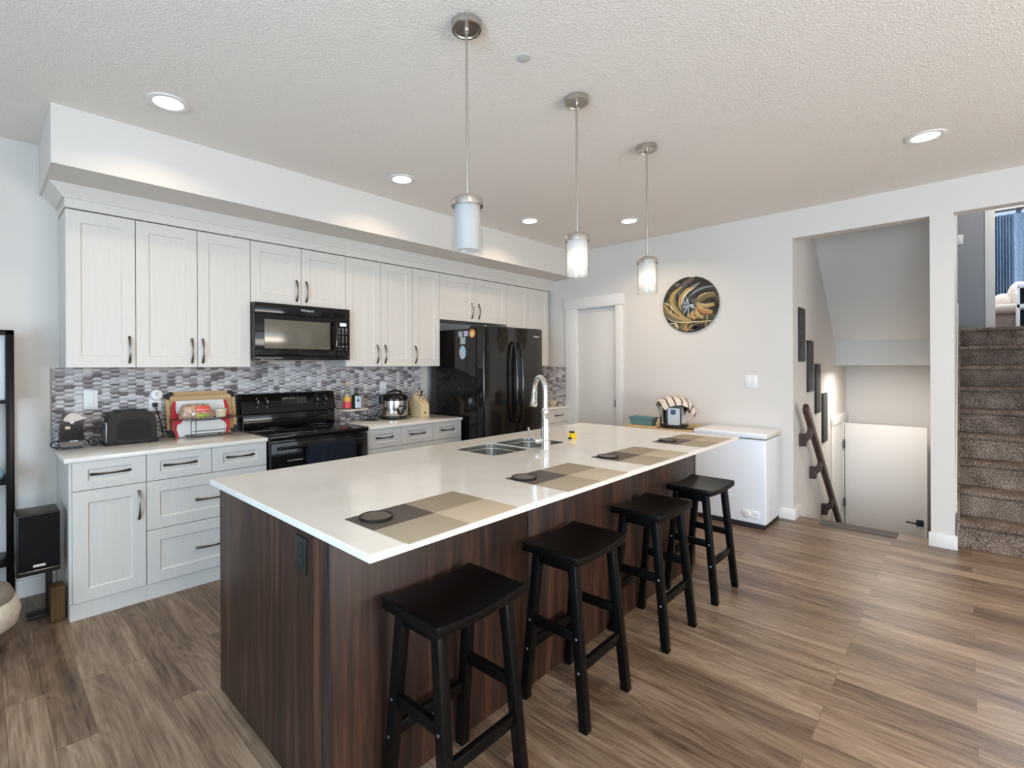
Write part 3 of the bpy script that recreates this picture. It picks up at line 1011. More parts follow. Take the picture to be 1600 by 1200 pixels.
solo('tile_backsplash', mb, TM, 'small mosaic backsplash in the corner beside the pantry door', 'backsplash', (5.0, WY, 0.9155), smooth=0)


def plate(name, x, z, w_, h_, label, cat, y=WY - 0.009, rock=1):
    t = thing(name, label, cat, (x, y, z))
    MB().rbox(x - w_ / 2, x + w_ / 2, y - 0.006, y, z - h_ / 2, z + h_ / 2, 0.003).obj('cover_plate', M['white_pl'], t)
    for k in range(rock):
        xx = x + (k - (rock - 1) / 2) * 0.045
        MB().rbox(xx - 0.016, xx + 0.016, y - 0.010, y - 0.0055, z - 0.033, z + 0.033, 0.002).obj('rocker', M['white_pl'], t)
    return t


plate('light_switch', 0.528, 1.204, 0.076, 0.13, 'white wall switch plate on the tiles above the can opener and toaster', 'light switch')
plate('wall_outlet', 0.892, 1.165, 0.076, 0.12, 'white outlet on the tiles beside the bamboo cutting board', 'outlet', rock=0)
t = thing('plug_in_freshener', 'round white plug-in unit on the outlet beside the bamboo board', 'plug-in', (0.90, WY - 0.015, 1.225))
MB().lathe([(0.040, 0.0), (0.042, -0.012), (0.036, -0.030), (0.015, -0.034)], 0.896, WY - 0.0155, 28, axis='y', cz=1.222).obj('body', M['white_pl'], t)
MB().lathe([(0.012, -0.0335), (0.010, -0.037)], 0.896, WY - 0.0155, 16, axis='y', cz=1.228).obj('button', M['print_w'], t)
t = thing('power_plug', 'black plug and cord hanging from the outlet beside the bamboo board', 'plug', (0.885, WY - 0.03, 1.13))
MB().rbox(0.874, 0.904, WY - 0.042, WY - 0.0155, 1.135, 1.165, 0.004).obj('plug_body', M['blk_matte'], t)
MB().tube([(0.889, WY - 0.036, 1.137), (0.90, WY - 0.05, 1.10), (0.915, WY - 0.06, 1.03), (0.925, WY - 0.07, 0.96), (0.925, WY - 0.08, 0.925), (0.90, WY - 0.10, 0.921), (0.84, WY - 0.10, 0.921)], 0.0045, 8).obj('cord', M['blk_matte'], t)
plate('wall_outlet', 2.835, 1.205, 0.076, 0.12, 'white outlet on the tiles behind the rice cooker', 'outlet', rock=2)

# ------------------------------------------------------------------ stove
SX0, SX1 = 1.448, 2.247
t = thing('stove', 'black electric range with glass cooktop between the white base cabinets', 'stove', ((SX0 + SX1) / 2, 3.8, 0))
MB().rbox(SX0, SX1, 3.545, 4.15, 0.02, 0.885, 0.004).obj('body', M['blk'], t)
mb = MB().rbox(SX0 - 0.003, SX1 + 0.003, 3.502, 4.10, 0.888, 0.926, 0.010, 3)
ct = mb.obj('cooktop', M['blk'], t)
MB().rbox(SX0 + 0.025, SX1 - 0.025, 3.54, 4.03, 0.9262, 0.9285, 0.001).obj('glass', M['blk_glass'], ct)
for cx_, cy_, rr in ((1.64, 3.67, 0.10), (2.05, 3.67, 0.08), (1.64, 3.92, 0.08), (2.05, 3.92, 0.10)):
    MB().lathe([(rr, 0.0), (rr, 0.0004), (rr - 0.003, 0.0004), (rr - 0.003, 0.0)], cx_, cy_, 40, cz=0.9286, close=False).obj('burner_ring', plain('burner_print', (0.03, 0.03, 0.03, 1), 0.3) if cx_ == 1.64 and cy_ == 3.67 else bpy.data.materials['burner_print'], ct)
# back guard: lower riser and a tilted control panel with rounded top
mb = MB().rbox(1.452, 2.243, 4.045, 4.155, 0.926, 1.04, 0.006)
mb.prism([(4.055, 1.04), (4.020, 1.045), (4.030, 1.075), (4.062, 1.190), (4.075, 1.200), (4.155, 1.200), (4.155, 1.04)], 'x', 1.442, 2.240)
bgd = mb.obj('back_guard', M['blk'], t, smooth=60)
tilt = Vector((0, 0.268, 0.963))
nrm = Vector((0, -0.963, 0.268))


def on_panel(z, off=0.0):
    k = (z - 1.075) / 0.115
    return Vector((0, 4.030 + 0.032 * k, z)) + nrm * off


for x in (1.562, 1.636, 2.068, 2.146):
    p = on_panel(1.130, 0.0005)
    c0 = Vector((x, p.y, p.z))
    mb = MB()
    mb.tube([c0, c0 + nrm * 0.012, c0 + nrm * 0.022], [0.020, 0.019, 0.016], 20)
    mb.tube([c0 + nrm * 0.020 + tilt * -0.016, c0 + nrm * 0.027 + tilt * -0.014, c0 + nrm * 0.027 + tilt * 0.014, c0 + nrm * 0.020 + tilt * 0.016], 0.0045, 8)
    kn = mb.obj('knob', M['blk_sat'], bgd)
    MB().tube([c0 + nrm * 0.0305 + tilt * -0.010, c0 + nrm * 0.0305 + tilt * 0.012], 0.0022, 6).obj('knob_marker', M['print_w'], kn)
    for dz_ in (-0.034, 0.032):
        q = on_panel(1.130 + dz_, 0.0006)
        MB().rbox(x - 0.003, x + 0.003, q.y - 0.0006, q.y + 0.001, q.z - 0.003, q.z + 0.003, 0.0005).obj('printed_mark', M['print_w'], bgd)
a0, a1 = on_panel(1.105, 0.001), on_panel(1.165, 0.001)
dp = MB().add([(1.76, a0.y, a0.z), (1.985, a0.y, a0.z), (1.985, a1.y, a1.z), (1.76, a1.y, a1.z), (1.76, a0.y + 0.004, a0.z), (1.985, a0.y + 0.004, a0.z), (1.985, a1.y + 0.004, a1.z), (1.76, a1.y + 0.004, a1.z)],
              [(0, 1, 2, 3), (7, 6, 5, 4), (0, 4, 5, 1), (1, 5, 6, 2), (2, 6, 7, 3), (3, 7, 4, 0)]).obj('display_panel', M['blk_glass'], bgd)
mb = MB()
for i in range(4):
    for j in range(3):
        q = on_panel(1.116 + 0.017 * j, 0.0016)
        xx = 1.90 + 0.02 * i
        mb.box(xx - 0.005, xx + 0.005, q.y - 0.0004, q.y + 0.0004, q.z - 0.0025, q.z + 0.0025)
mb.obj('button_print', plain('button_print', srgb(120, 116, 110), 0.5), dp)
mb = MB()
for i in range(9):
    q = on_panel(1.158 if i % 2 else 1.150, 0.0016)
    xx = 1.775 + 0.0125 * i
    mb.box(xx - 0.002, xx + 0.002, q.y - 0.0004, q.y + 0.0004, q.z - 0.004, q.z + 0.004)
mb.obj('clock_print', M['print_w'], dp)
od = MB().rbox(SX0 + 0.004, SX1 - 0.004, 3.512, 3.545, 0.23, 0.872, 0.006).obj('oven_door', M['blk'], t)
MB().rbox(SX0 + 0.12, SX1 - 0.12, 3.510, 3.5125, 0.36, 0.74, 0.001).obj('oven_window', M['blk_glass'], od)
mb = MB().tube([(SX0 + 0.05, 3.470, 0.835), (SX1 - 0.05, 3.470, 0.835)], 0.012, 12)
for x in (SX0 + 0.07, SX1 - 0.07):
    mb.tube([(x, 3.470, 0.835), (x, 3.513, 0.835)], 0.010, 10)
mb.obj('oven_handle', M['blk'], od)
MB().rbox(SX0 + 0.004, SX1 - 0.004, 3.515, 3.545, 0.06, 0.222, 0.006).obj('warming_drawer', M['blk'], t)
# towel over the oven handle
mb = MB()
pr = []
for k in range(25):
    u = k / 24
    pr.append(u)
N = 24
path = [(3.484, 0.42), (3.485, 0.82)] + [(3.470 - 0.0145 * math.cos(PI * (1 - q / 8)) * -1 * -1, 0.837 + 0.0145 * math.sin(PI * q / 8)) for q in range(9)] + [(3.454, 0.82), (3.450, 0.60), (3.448, 0.30)]
path = [(3.4855, 0.45), (3.4855, 0.82), (3.4845, 0.840), (3.480, 0.848), (3.470, 0.851), (3.460, 0.848), (3.4555, 0.840), (3.4545, 0.82), (3.4545, 0.6), (3.4545, 0.30)]
cols = 30
vs, fs = [], []
for j, (yy, zz) in enumerate(path):
    for i in range(cols + 1):
        x = 1.70 + 0.40 * i / cols + 0.012 * (0.86 - zz) * math.sin(i * 0.9)
        wob = (0.005 * math.sin(i * 0.75) + 0.003 * math.sin(i * 1.9 + 1)) * max(0, min(1, (0.82 - zz) * 4)) * (1 if yy < 3.47 else 0.3)
        vs.append((x, yy - abs(wob), zz))
for j in range(len(path) - 1):
    for i in range(cols):
        fs.append((j * (cols + 1) + i, j * (cols + 1) + i + 1, (j + 1) * (cols + 1) + i + 1, (j + 1) * (cols + 1) + i))
mb.add(vs, fs)
o = solo('dish_towel', mb, M['navy'], 'dark navy towel hanging over the oven door handle', 'towel', (1.90, 3.47, 0.835), smooth=60)
md = o.modifiers.new('thick', 'SOLIDIFY')
md.thickness = 0.002
md.offset = 0

# ------------------------------------------------------------------ microwave
MX0, MX1, MZ0, MZ1, MY = 1.436, 2.227, 1.472, 1.903, 3.750
t = thing('microwave', 'black over-the-range microwave under the short cabinet, over the stove', 'microwave', ((MX0 + MX1) / 2, 4.0, MZ0))
MB().rbox(MX0, MX1, MY + 0.045, WY - 0.012, MZ0 + 0.003, MZ1 - 0.001, 0.004).obj('body', M['blk_sat'], t)
mb = MB().rbox(MX0, MX1 - 0.13, MY + 0.004, MY + 0.044, MZ0 + 0.03, MZ1 - 0.085, 0.006)
dr = mb.obj('door', M['blk'], t)
MB().rbox(MX0 + 0.07, MX1 - 0.185, MY + 0.001, MY + 0.0045, MZ0 + 0.085, MZ1 - 0.125, 0.002).obj('window', M['window'], dr)
mb = MB()
for a, b, c, d in ((MX0 + 0.028, MX0 + 0.07, MZ0 + 0.05, MZ1 - 0.10),):
    pass
hp = [(MX1 - 0.148, MY + 0.004, MZ1 - 0.115), (MX1 - 0.146, MY - 0.026, MZ1 - 0.145), (MX1 - 0.144, MY - 0.034, MZ1 - 0.22), (MX1 - 0.146, MY - 0.026, MZ0 + 0.115), (MX1 - 0.148, MY + 0.004, MZ0 + 0.085)]
MB().tube(hp, [0.012, 0.013, 0.014, 0.013, 0.012], 10).obj('handle', M['blk'], dr)
MB().rbox(MX0, MX1, MY + 0.002, MY + 0.044, MZ1 - 0.084, MZ1 - 0.001, 0.004).obj('top_vent', M['blk'], t)
MB().rbox(MX0, MX1, MY + 0.006, MY + 0.044, MZ0, MZ0 + 0.029, 0.003).obj('bottom_rail', M['blk'], t)
cp = MB().rbox(MX1 - 0.129, MX1, MY + 0.003, MY + 0.044, MZ0 + 0.03, MZ1 - 0.085, 0.004).obj('control_panel', M['blk'], t)
sc = MB().rbox(MX1 - 0.095, MX1 - 0.035, MY + 0.0015, MY + 0.004, MZ1 - 0.147, MZ1 - 0.120, 0.001).obj('display', M['screen'], cp)
MB().rbox(MX1 - 0.078, MX1 - 0.052, MY + 0.0008, MY + 0.0018, MZ1 - 0.139, MZ1 - 0.128, 0.0003).obj('display_digits', M['digits'], sc)
mb = MB()
for j, zz in enumerate((1.735, 1.72, 1.70, 1.67, 1.655, 1.64, 1.625, 1.585, 1.56)):
    for i in range(3):
        if j == 8 and i == 1:
            continue
        x = MX1 - 0.100 + 0.033 * i
        wd = 0.006 if j in (0, 1, 2, 7) else 0.003
        mb.box(x - wd, x + wd, MY + 0.0022, MY + 0.0035, zz - 0.0025, zz + 0.0025)
mb.obj('button_print', M['print_w'], cp)
text_mb('Whirlpool', 0.026, (1.790, MY + 0.0012, MZ1 - 0.048), (1, 0, 0), (0, 0, 1)).obj('brand_lettering', M['logo'], t)
for x0, x1 in ((MX0 + 0.08, MX0 + 0.30), (MX0 + 0.42, MX0 + 0.64)):
    MB().rbox(x0, x1, MY + 0.10, MY + 0.22, MZ0 - 0.003, MZ0 + 0.004, 0.002).obj('grease_filter', M['steel'], t)

# ------------------------------------------------------------------ fridge
FX0, FX1, FY = 3.398, 4.322, 3.300
t = thing('refrigerator', 'tall black french-door fridge beside the far wall corner', 'fridge', ((FX0 + FX1) / 2, 3.7, 0))
MB().rbox(FX0 + 0.004, FX1 - 0.004, FY + 0.105, 4.10, 0.03, 1.790, 0.006).obj('body', M['blk_fridge'], t)
xm = 3.868
for a, b, s_, lab in ((FX0, xm - 0.003, -1, 0), (xm + 0.003, FX1, 1, 0)):
    d = MB().rbox(a, b, FY, FY + 0.10, 0.690, 1.812, 0.014, 4).obj('door', M['blk_fridge'], t)
    hx = xm + s_ * 0.045
    pts = [(hx, FY + 0.006, 1.660), (hx, FY - 0.030, 1.640), (hx, FY - 0.052, 1.50), (hx, FY - 0.060, 1.25), (hx, FY - 0.052, 1.00), (hx, FY - 0.030, 0.86), (hx, FY + 0.006, 0.84)]
    MB().tube(pts, [0.014, 0.016, 0.017, 0.018, 0.017, 0.016, 0.014], 12).obj('handle', M['blk_fridge'], d)
d = MB().rbox(FX0, FX1, FY, FY + 0.10, 0.06, 0.680, 0.014, 4).obj('freezer_drawer', M['blk_fridge'], t)
MB().tube([(FX0 + 0.12, FY + 0.005, 0.60), (FX0 + 0.13, FY - 0.045, 0.605), (xm, FY - 0.055, 0.607), (FX1 - 0.13, FY - 0.045, 0.605), (FX1 - 0.12, FY + 0.005, 0.60)], 0.016, 10).obj('handle', M['blk_fridge'], d)
for x in (FX0 + 0.06, FX1 - 0.06):
    MB().rbox(x - 0.05, x + 0.05, FY + 0.03, FY + 0.20, 1.7905, 1.818, 0.006).obj('hinge_cover', M['blk_sat'], t)
MB().rbox(FX0 + 0.03, FX1 - 0.03, FY + 0.06, FY + 0.10, 0.0, 0.058, 0.003).obj('kick_plate', M['blk_sat'], t)
text_mb('Whirlpool', 0.024, (4.165, FY - 0.0008, 1.722), (1, 0, 0), (0, 0, 1)).obj('brand_lettering', M['logo'], t)

MXP = FX0 + 0.0035
for lab, y, z, hw, hh, m, nm in (('small square magnet picture on the fridge side, nearer the wall of the top pair', 3.626, 1.738, 0.030, 0.027, M['photo'], 'fridge_magnet'),
                                 ('small lilac square magnet on the fridge side, next to the round orange one', 3.548, 1.740, 0.030, 0.026, M['lilac'], 'fridge_magnet'),
                                 ('larger picture magnet on the fridge side, just above the blue oval', 3.592, 1.672, 0.036, 0.034, M['photo'], 'fridge_magnet')):
    solo(nm, MB().rbox(MXP - 0.004, MXP, y - hw, y + hw, z - hh, z + hh, 0.001), m, lab, 'magnet', (MXP, y, z), 'magnets on the fridge side')
t = thing('fridge_magnet', 'round orange magnet with a pale centre at the top of the fridge side', 'magnet', (MXP, 3.457, 1.738), 'magnets on the fridge side')
MB().lathe([(0.042, 0.0), (0.041, -0.006), (0.030, -0.008)], MXP, 3.457, 24, axis='x', cz=1.738).obj('rim', M['orange'], t)
MB().lathe([(0.026, -0.008), (0.022, -0.0095)], MXP, 3.457, 20, axis='x', cz=1.732).obj('centre', plain('pale_yellow', srgb(222, 206, 150), 0.4), t)
mb = MB()
ov = [(3.594 + 0.044 * math.cos(2 * PI * k / 28), 1.552 + 0.066 * math.sin(2 * PI * k / 28)) for k in range(28)]
mb.prism(ov, 'x', MXP - 0.006, MXP)
t = thing('fridge_magnet', 'pale blue oval ornament hanging on the fridge side', 'magnet', (MXP, 3.594, 1.552), 'magnets on the fridge side')
mb.obj('plaque', M['skyblue'], t)
mb = MB()
for y in (3.575, 3.612):
    mb.tube([(MXP - 0.002, y, 1.612), (MXP - 0.002, y, 1.640)], 0.0015, 6)
mb.obj('hanging_string', M['print_w'], t)
mb = MB().prism([(3.600 + 0.013 * math.cos(2 * PI * k / 12), 1.535 + 0.030 * math.sin(2 * PI * k / 12)) for k in range(12)], 'x', MXP - 0.0072, MXP - 0.0062)
mb.obj('painted_figure', plain('pale_orange_print', srgb(226, 176, 150), 0.5), t)

# ================================================================== THINGS ON THE KITCHEN COUNTERS
ZT = 0.915
# can opener
t = thing('can_opener', 'black electric can opener with silver head at the open end of the worktop', 'can opener', (0.41, 4.0, ZT))
cx_, cy_ = 0.408, 3.985
pf = [(-0.052, 0.0), (-0.057, 0.05), (-0.059, 0.10), (-0.056, 0.145), (-0.048, 0.182), (-0.034, 0.210), (-0.014, 0.227), (0.006, 0.230), (0.026, 0.220), (0.042, 0.198), (0.052, 0.162), (0.056, 0.11), (0.055, 0.05), (0.050, 0.0)]
mb = MB().prism([(cx_ + a, ZT + b) for a, b in pf], 'y', cy_ - 0.045, cy_ + 0.055)
mb.obj('body', M['blk'], t, smooth=50)
mb = MB()
hd = [(-0.044, 0.180), (-0.034, 0.204), (-0.014, 0.222), (0.006, 0.226), (0.026, 0.216), (0.046, 0.200), (0.066, 0.194), (0.066, 0.186), (0.046, 0.181), (0.020, 0.172), (-0.005, 0.170), (-0.028, 0.173)]
mb.prism([(cx_ + a, ZT + b) for a, b in hd], 'y', cy_ - 0.062, cy_ - 0.046)
mb.obj('lever_head', M['steel_dull'], t, smooth=50)
MB().lathe([(0.012, 0), (0.012, -0.012), (0.009, -0.014)], cx_ + 0.0, cy_ - 0.046, 18, axis='y', cz=ZT + 0.165).obj('cutting_wheel', M['steel'], t)
MB().rbox(cx_ - 0.033, cx_ - 0.008, cy_ - 0.048, cy_ - 0.0445, ZT + 0.125, ZT + 0.143, 0.001).obj('sticker', plain('sticker_tan', srgb(196, 178, 150), 0.5), t)
MB().rbox(cx_ - 0.012, cx_ + 0.028, cy_ - 0.0475, cy_ - 0.0445, ZT + 0.046, ZT + 0.052, 0.0008).obj('logo_bar', M['print_w'], t)
MB().rbox(cx_ - 0.050, cx_ + 0.048, cy_ - 0.047, cy_ + 0.052, ZT + 0.0003, ZT + 0.008, 0.003).obj('foot', M['blk_sat'], t)
lp = [(cx_ - 0.04, cy_ + 0.05, ZT + 0.02)] + [(cx_ - 0.062 - 0.032 * math.sin(2 * PI * k / 16) * 1.0, cy_ + 0.06 + 0.02 * math.cos(2 * PI * k / 16), ZT + 0.024 + 0.019 * math.cos(2 * PI * k / 16)) for k in range(17)]
MB().tube(lp, 0.0035, 7).obj('power_cord', M['blk_matte'], t)
# loose cord coil and cord to the toaster
mb = MB()
for q in range(3):
    mb.tube([(0.522 + 0.028 * math.cos(2 * PI * k / 20 + q), 3.99 + 0.004 * q, ZT + 0.033 + (0.028 - 0.002 * q) * math.sin(2 * PI * k / 20 + q)) for k in range(21)], 0.0036, 7)
for q in range(3):
    an = q * PI / 3 + 0.3
    mb.tube([(0.522 + 0.027 * math.cos(an), 3.992, ZT + 0.033 + 0.027 * math.sin(an)), (0.522 - 0.027 * math.cos(an), 3.998, ZT + 0.033 - 0.027 * math.sin(an))], 0.003, 6)
mb.tube([(0.468, 4.03, ZT + 0.09), (0.49, 4.05, ZT + 0.108), (0.53, 4.06, ZT + 0.105), (0.538, 4.07, ZT + 0.095)], 0.004, 7)
mb.tube([(0.468, 4.03, ZT + 0.09), (0.475, 4.01, ZT + 0.05), (0.50, 3.995, ZT + 0.03)], 0.0036, 7)
solo('coiled_cord', mb, M['blk_matte'], 'coiled black power cord lying between can opener and toaster', 'cord', (0.522, 3.995, ZT + 0.005))
# toaster
t = thing('toaster', 'dark brown-black rounded toaster against the grey mosaic tiles', 'toaster', (0.72, 3.98, ZT))
tx0, tx1, ty0, ty1 = 0.578, 0.855, 3.92, 4.085
pf = []
for k in range(41):
    u = k / 40
    x = tx0 + (tx1 - tx0) * u
    e = abs(2 * u - 1)
    z = 0.214 * (1 - e ** 7) ** (1 / 2.6) if e < 1 else 0.0
    z = min(z, 0.190 + 0.026 * math.cos((2 * u - 1) * PI / 2))
    pf.append((x, ZT + 0.02 + z * 0.93))
poly = [(tx0 + 0.012, ZT + 0.008)] + pf + [(tx1 - 0.012, ZT + 0.008)]
mb = MB().prism(poly, 'y', ty0, ty1)
mb.obj('housing', M['brown_plastic'], t, smooth=40)
poly2 = [(a, b) for a, b in poly]
cxm, czm = (tx0 + tx1) / 2, ZT + 0.10
mb = MB()
mb.prism([(cxm + (a - cxm) * 0.70 + 0.008, czm - 0.012 + (b - czm) * 0.62) for a, b in poly], 'y', ty0 - 0.002, ty0 + 0.002)
mb.obj('side_recess', plain('toaster_panel', (0.012, 0.009, 0.0085, 1), 0.5, 0.0, 0.2), t, smooth=40)
mb = MB()
for y in (3.965, 4.03):
    mb.rbox(tx0 + 0.05, tx1 - 0.05, y - 0.014, y + 0.014, ZT + 0.214, ZT + 0.2205, 0.001)
mb.obj('bread_slot', M['blk_matte'], t)
mb = MB().rbox(tx0 - 0.006, tx0 + 0.006, ty0 + 0.01, ty1 - 0.01, ZT + 0.012, ZT + 0.150, 0.004)
mb.obj('end_cap', M['steel_dull'], t)
MB().rbox(tx0 - 0.035, tx0 - 0.006, 3.975, 4.01, ZT + 0.120, ZT + 0.135, 0.004).obj('lever', M['blk_sat'], t)
for x0, x1 in ((tx0 - 0.012, tx0 + 0.05), (tx1 - 0.04, tx1 + 0.004)):
    MB().rbox(x0, x1, ty0 - 0.006, ty1 + 0.004, ZT + 0.0003, ZT + 0.022, 0.005).obj('foot', M['brown_plastic'], t)

# cutting boards leaning on the tiles
def lean(p, ya, yb, z0=ZT, z1=ZT + 0.33):
    """board coordinates (x, height, depth) -> a board leaning back: bottom at ya, top at yb"""
    k = p[1] / (z1 - z0)
    return (p[0], ya + (yb - ya) * k + p[2], z0 + 0.0012 + p[1])


def leaning(mb_src, ya, yb):
    mb_src.v = [lean(p, ya, yb) for p in mb_src.v]
    return mb_src


t = thing('cutting_board', 'large bamboo cutting board with black corners leaning on the tiles', 'cutting board', (1.18, 4.08, ZT))
swap = lambda mb_: (setattr(mb_, 'v', [(p[0], p[2], p[1]) for p in mb_.v]), mb_)[1]
b0 = MB().rprism(0.948, 1.420, 0.0, 0.018, 0.0, 0.320, 0.045, 6, axis='y')
leaning(swap(b0), 4.060, 4.138).obj('board', M['bamboo'], t)
b0 = MB()
gx0, gx1, gz0, gz1 = 0.975, 1.393, 0.03, 0.29
for s0, s1 in (((gx0, gz0), (gx1, gz0)), ((gx1, gz0), (gx1, gz1)), ((gx1, gz1), (gx0, gz1)), ((gx0, gz1), (gx0, gz0))):
    b0.box(min(s0[0], s1[0]) - 0.003, max(s0[0], s1[0]) + 0.003, -0.0008, 0.001, min(s0[1], s1[1]) - 0.003, max(s0[1], s1[1]) + 0.003)
leaning(swap(b0), 4.060, 4.138).obj('juice_groove', plain('groove_brown', srgb(160, 122, 78), 0.6), t)
for cx0, cz0, sx_, sz_ in ((0.948, 0.320, 1, -1), (1.420, 0.320, -1, -1), (0.948, 0.0, 1, 1), (1.420, 0.0, -1, 1)):
    poly = []
    R_ = 0.047
    for k in range(7):
        an = k / 6 * PI / 2
        poly.append((cx0 - sx_ * 0.002 + sx_ * R_ * (1 - math.sin(an)), cz0 - sz_ * 0.002 * (1 if sz_ < 0 else 0) + sz_ * R_ * (1 - math.cos(an))))
    for k in range(7):
        an = (6 - k) / 6 * PI / 2
        poly.append((cx0 + sx_ * (0.022 + R_ * (1 - math.sin(an)) * 0.75), cz0 + sz_ * (0.022 + R_ * (1 - math.cos(an)) * 0.75)))
    b0 = MB().prism(poly, 'y', -0.003, 0.020)
    leaning(swap(b0), 4.060, 4.138).obj('corner_grip', M['blk_matte'], t)
t = thing('cutting_board', 'white cutting board with red handles leaning in front of the bamboo board', 'cutting board', (1.16, 4.03, ZT))
b0 = MB().rprism(0.985, 1.345, 0.0, 0.010, 0.0, 0.255, 0.02, 4, axis='y')
leaning(swap(b0), 4.030, 4.106).obj('board', M['white_pl'], t)
for x_, s_ in ((0.985, 1), (1.345, -1)):
    pts = [(0.004, -0.001), (-0.010, 0.05), (-0.016, 0.13), (-0.010, 0.21), (0.006, 0.254), (0.020, 0.252), (0.014, 0.20), (0.020, 0.165), (0.046, 0.155), (0.052, 0.125), (0.046, 0.098), (0.022, 0.09), (0.012, 0.06), (0.024, 0.0)]
    b0 = MB().prism([(x_ + s_ * a, b) for a, b in pts], 'y', -0.004, 0.014)
    leaning(swap(b0), 4.030, 4.106).obj('red_grip', M['red'], t)

# black wire rack with tray, bag of bread and tub
t = thing('wire_rack', 'black wire counter rack in front of the cutting boards', 'wire rack', (1.17, 3.95, ZT))
mb = MB()
rx0, rx1, ry0, ry1, rz = 0.955, 1.405, 3.90, 4.03, ZT + 0.132
w3 = 0.0032
for x in (rx0, rx1):
    mb.tube([(x, ry0, ZT + 0.003), (x, ry0, rz), (x, ry1, rz), (x, ry1, ZT + 0.003)], w3, 7)
mb.tube([(rx0, ry0, rz), (rx1, ry0, rz)], w3, 7)
mb.tube([(rx0, ry1, rz), (rx1, ry1, rz)], w3, 7)
for x in [rx0 + 0.03 * k for k in range(1, 15)]:
    mb.tube([(x, ry0, rz), (x, ry1, rz)], 0.002, 6)
mb.obj('shelf_frame', M['blk_sat'], t)
mb = MB()
for xa, xb in ((1.045, 1.262), (1.078, 1.318)):
    mb.tube([(xa, ry0 - 0.03, rz - 0.006), (xb, ry0 - 0.03, rz - 0.006), (xb, ry0 - 0.03, ZT + 0.01), (xa, ry0 - 0.03, ZT + 0.01), (xa, ry0 - 0.03, rz - 0.006)], w3, 7)
    mb.tube([(xa, ry0 - 0.03, ZT + 0.05), (xb, ry0 - 0.03, ZT + 0.05)], 0.0022, 6)
    mb.tube([(xa, ry0 - 0.03, ZT + 0.01), (xa, ry1 - 0.01, ZT + 0.01), (xb, ry1 - 0.01, ZT + 0.01), (xb, ry0 - 0.03, ZT + 0.01)], w3, 7)
    ry0 += 0.012
mb.obj('folded_leg', M['blk_sat'], t)
ry0 = 3.90
t = thing('bread_bag', 'bag of sliced bread with a red label lying on the wire rack', 'bread', (1.08, 3.965, rz))
zb = rz + 0.0035
mb = MB()
seg, rings = 18, 16
vs, fs = [], []
for i in range(rings):
    u = i / (rings - 1)
    x = 0.995 + 0.225 * u
    k = (0.55 + 0.45 * min(1, u / 0.12)) * (1.0 if u < 0.80 else max(0.22, 1 - (u - 0.80) * 3.6))
    for j in range(seg):
        a = 2 * PI * j / seg
        ca, sa = math.cos(a), math.sin(a)
        f = (abs(ca) ** 4 + abs(sa) ** 4) ** -0.25
        jit = 1 + 0.05 * math.sin(i * 2.1 + j * 1.3)
        vs.append((x + 0.004 * math.sin(j), 3.965 + 0.052 * ca * f * k * jit, zb + 0.050 * k + 0.050 * sa * f * k * (1 if sa < 0 else jit)))
fs = [(i * seg + j, i * seg + (j + 1) % seg, (i + 1) * seg + (j + 1) % seg, (i + 1) * seg + j) for i in range(rings - 1) for j in range(seg)]
fs += [tuple(range(seg - 1, -1, -1)), tuple((rings - 1) * seg + j for j in range(seg))]
mb.add(vs, fs)
mb.obj('loaf', M['bread'], t, smooth=60)
lb = MB().rbox(1.085, 1.172, 3.9035, 3.9085, zb + 0.048, zb + 0.088, 0.002).obj('red_label', M['label_r'], t)
MB().rbox(1.085, 1.160, 3.9035, 3.9085, zb + 0.010, zb + 0.034, 0.002).obj('green_label', M['label_g'], t)
text_mb("Dempster's", 0.0175, (1.087, 3.9030, zb + 0.058), (1, 0, 0), (0, 0, 1), 0.0004).obj('brand_lettering', M['white_pl'], lb)
MB().lathe([(0.010, 0.0), (0.010, -0.003)], 1.068, 3.906, 16, axis='y', cz=zb + 0.035).obj('round_seal', M['white_pl'], t)
t = thing('food_tub', 'small clear plastic tub of food beside the bread on the wire rack', 'food tub', (1.265, 3.965, rz))
MB().lathe([(0.034, 0.0005), (0.040, 0.045), (0.041, 0.048)], 1.268, 3.965, 24, cz=zb).obj('tub', plain('tub_cream', srgb(214, 196, 160), 0.25), t)
MB().lathe([(0.043, 0.048), (0.043, 0.056), (0.040, 0.058)], 1.268, 3.965, 24, cz=zb).obj('lid', plain('tub_lid', srgb(206, 204, 190), 0.3), t)

# bottles on their little stand
t = thing('bottle_stand', 'small black wire stand with a pale wooden top beside the stove', 'stand', (2.36, 4.0, ZT))
sx0, sx1, sy0, sy1, sz = 2.275, 2.520, 3.925, 4.065, ZT + 0.105
MB().rbox(sx0, sx1, sy0, sy1, sz, sz + 0.012, 0.004).obj('top_board', plain('stand_top', srgb(214, 200, 180), 0.5), t)
mb = MB()
for x in (sx0 + 0.012, sx1 - 0.012):
    mb.tube([(x, sy0 + 0.008, sz), (x, sy0 + 0.008, ZT + 0.003), (x, sy1 - 0.008, ZT + 0.003), (x, sy1 - 0.008, sz)], 0.003, 7)
mb.tube([(sx0 + 0.012, sy0 + 0.008, ZT + 0.05), (sx1 - 0.012, sy0 + 0.008, ZT + 0.05)], 0.003, 7)
mb.obj('wire_legs', M['blk_sat'], t)
t = thing('wire_shelf', 'low black wire shelf lying between the bottle stand and rice cooker', 'shelf', (2.58, 3.96, ZT))
mb = MB()
for z in (ZT + 0.0035, ZT + 0.045):
    mb.tube([(2.528, 3.90, z), (2.612, 3.90, z), (2.612, 4.03, z), (2.528, 4.03, z), (2.528, 3.90, z)], 0.0028, 7)
for x, y in ((2.528, 3.90), (2.612, 3.90), (2.612, 4.03), (2.528, 4.03)):
    mb.tube([(x, y, ZT + 0.0035), (x, y, ZT + 0.045)], 0.0028, 7)
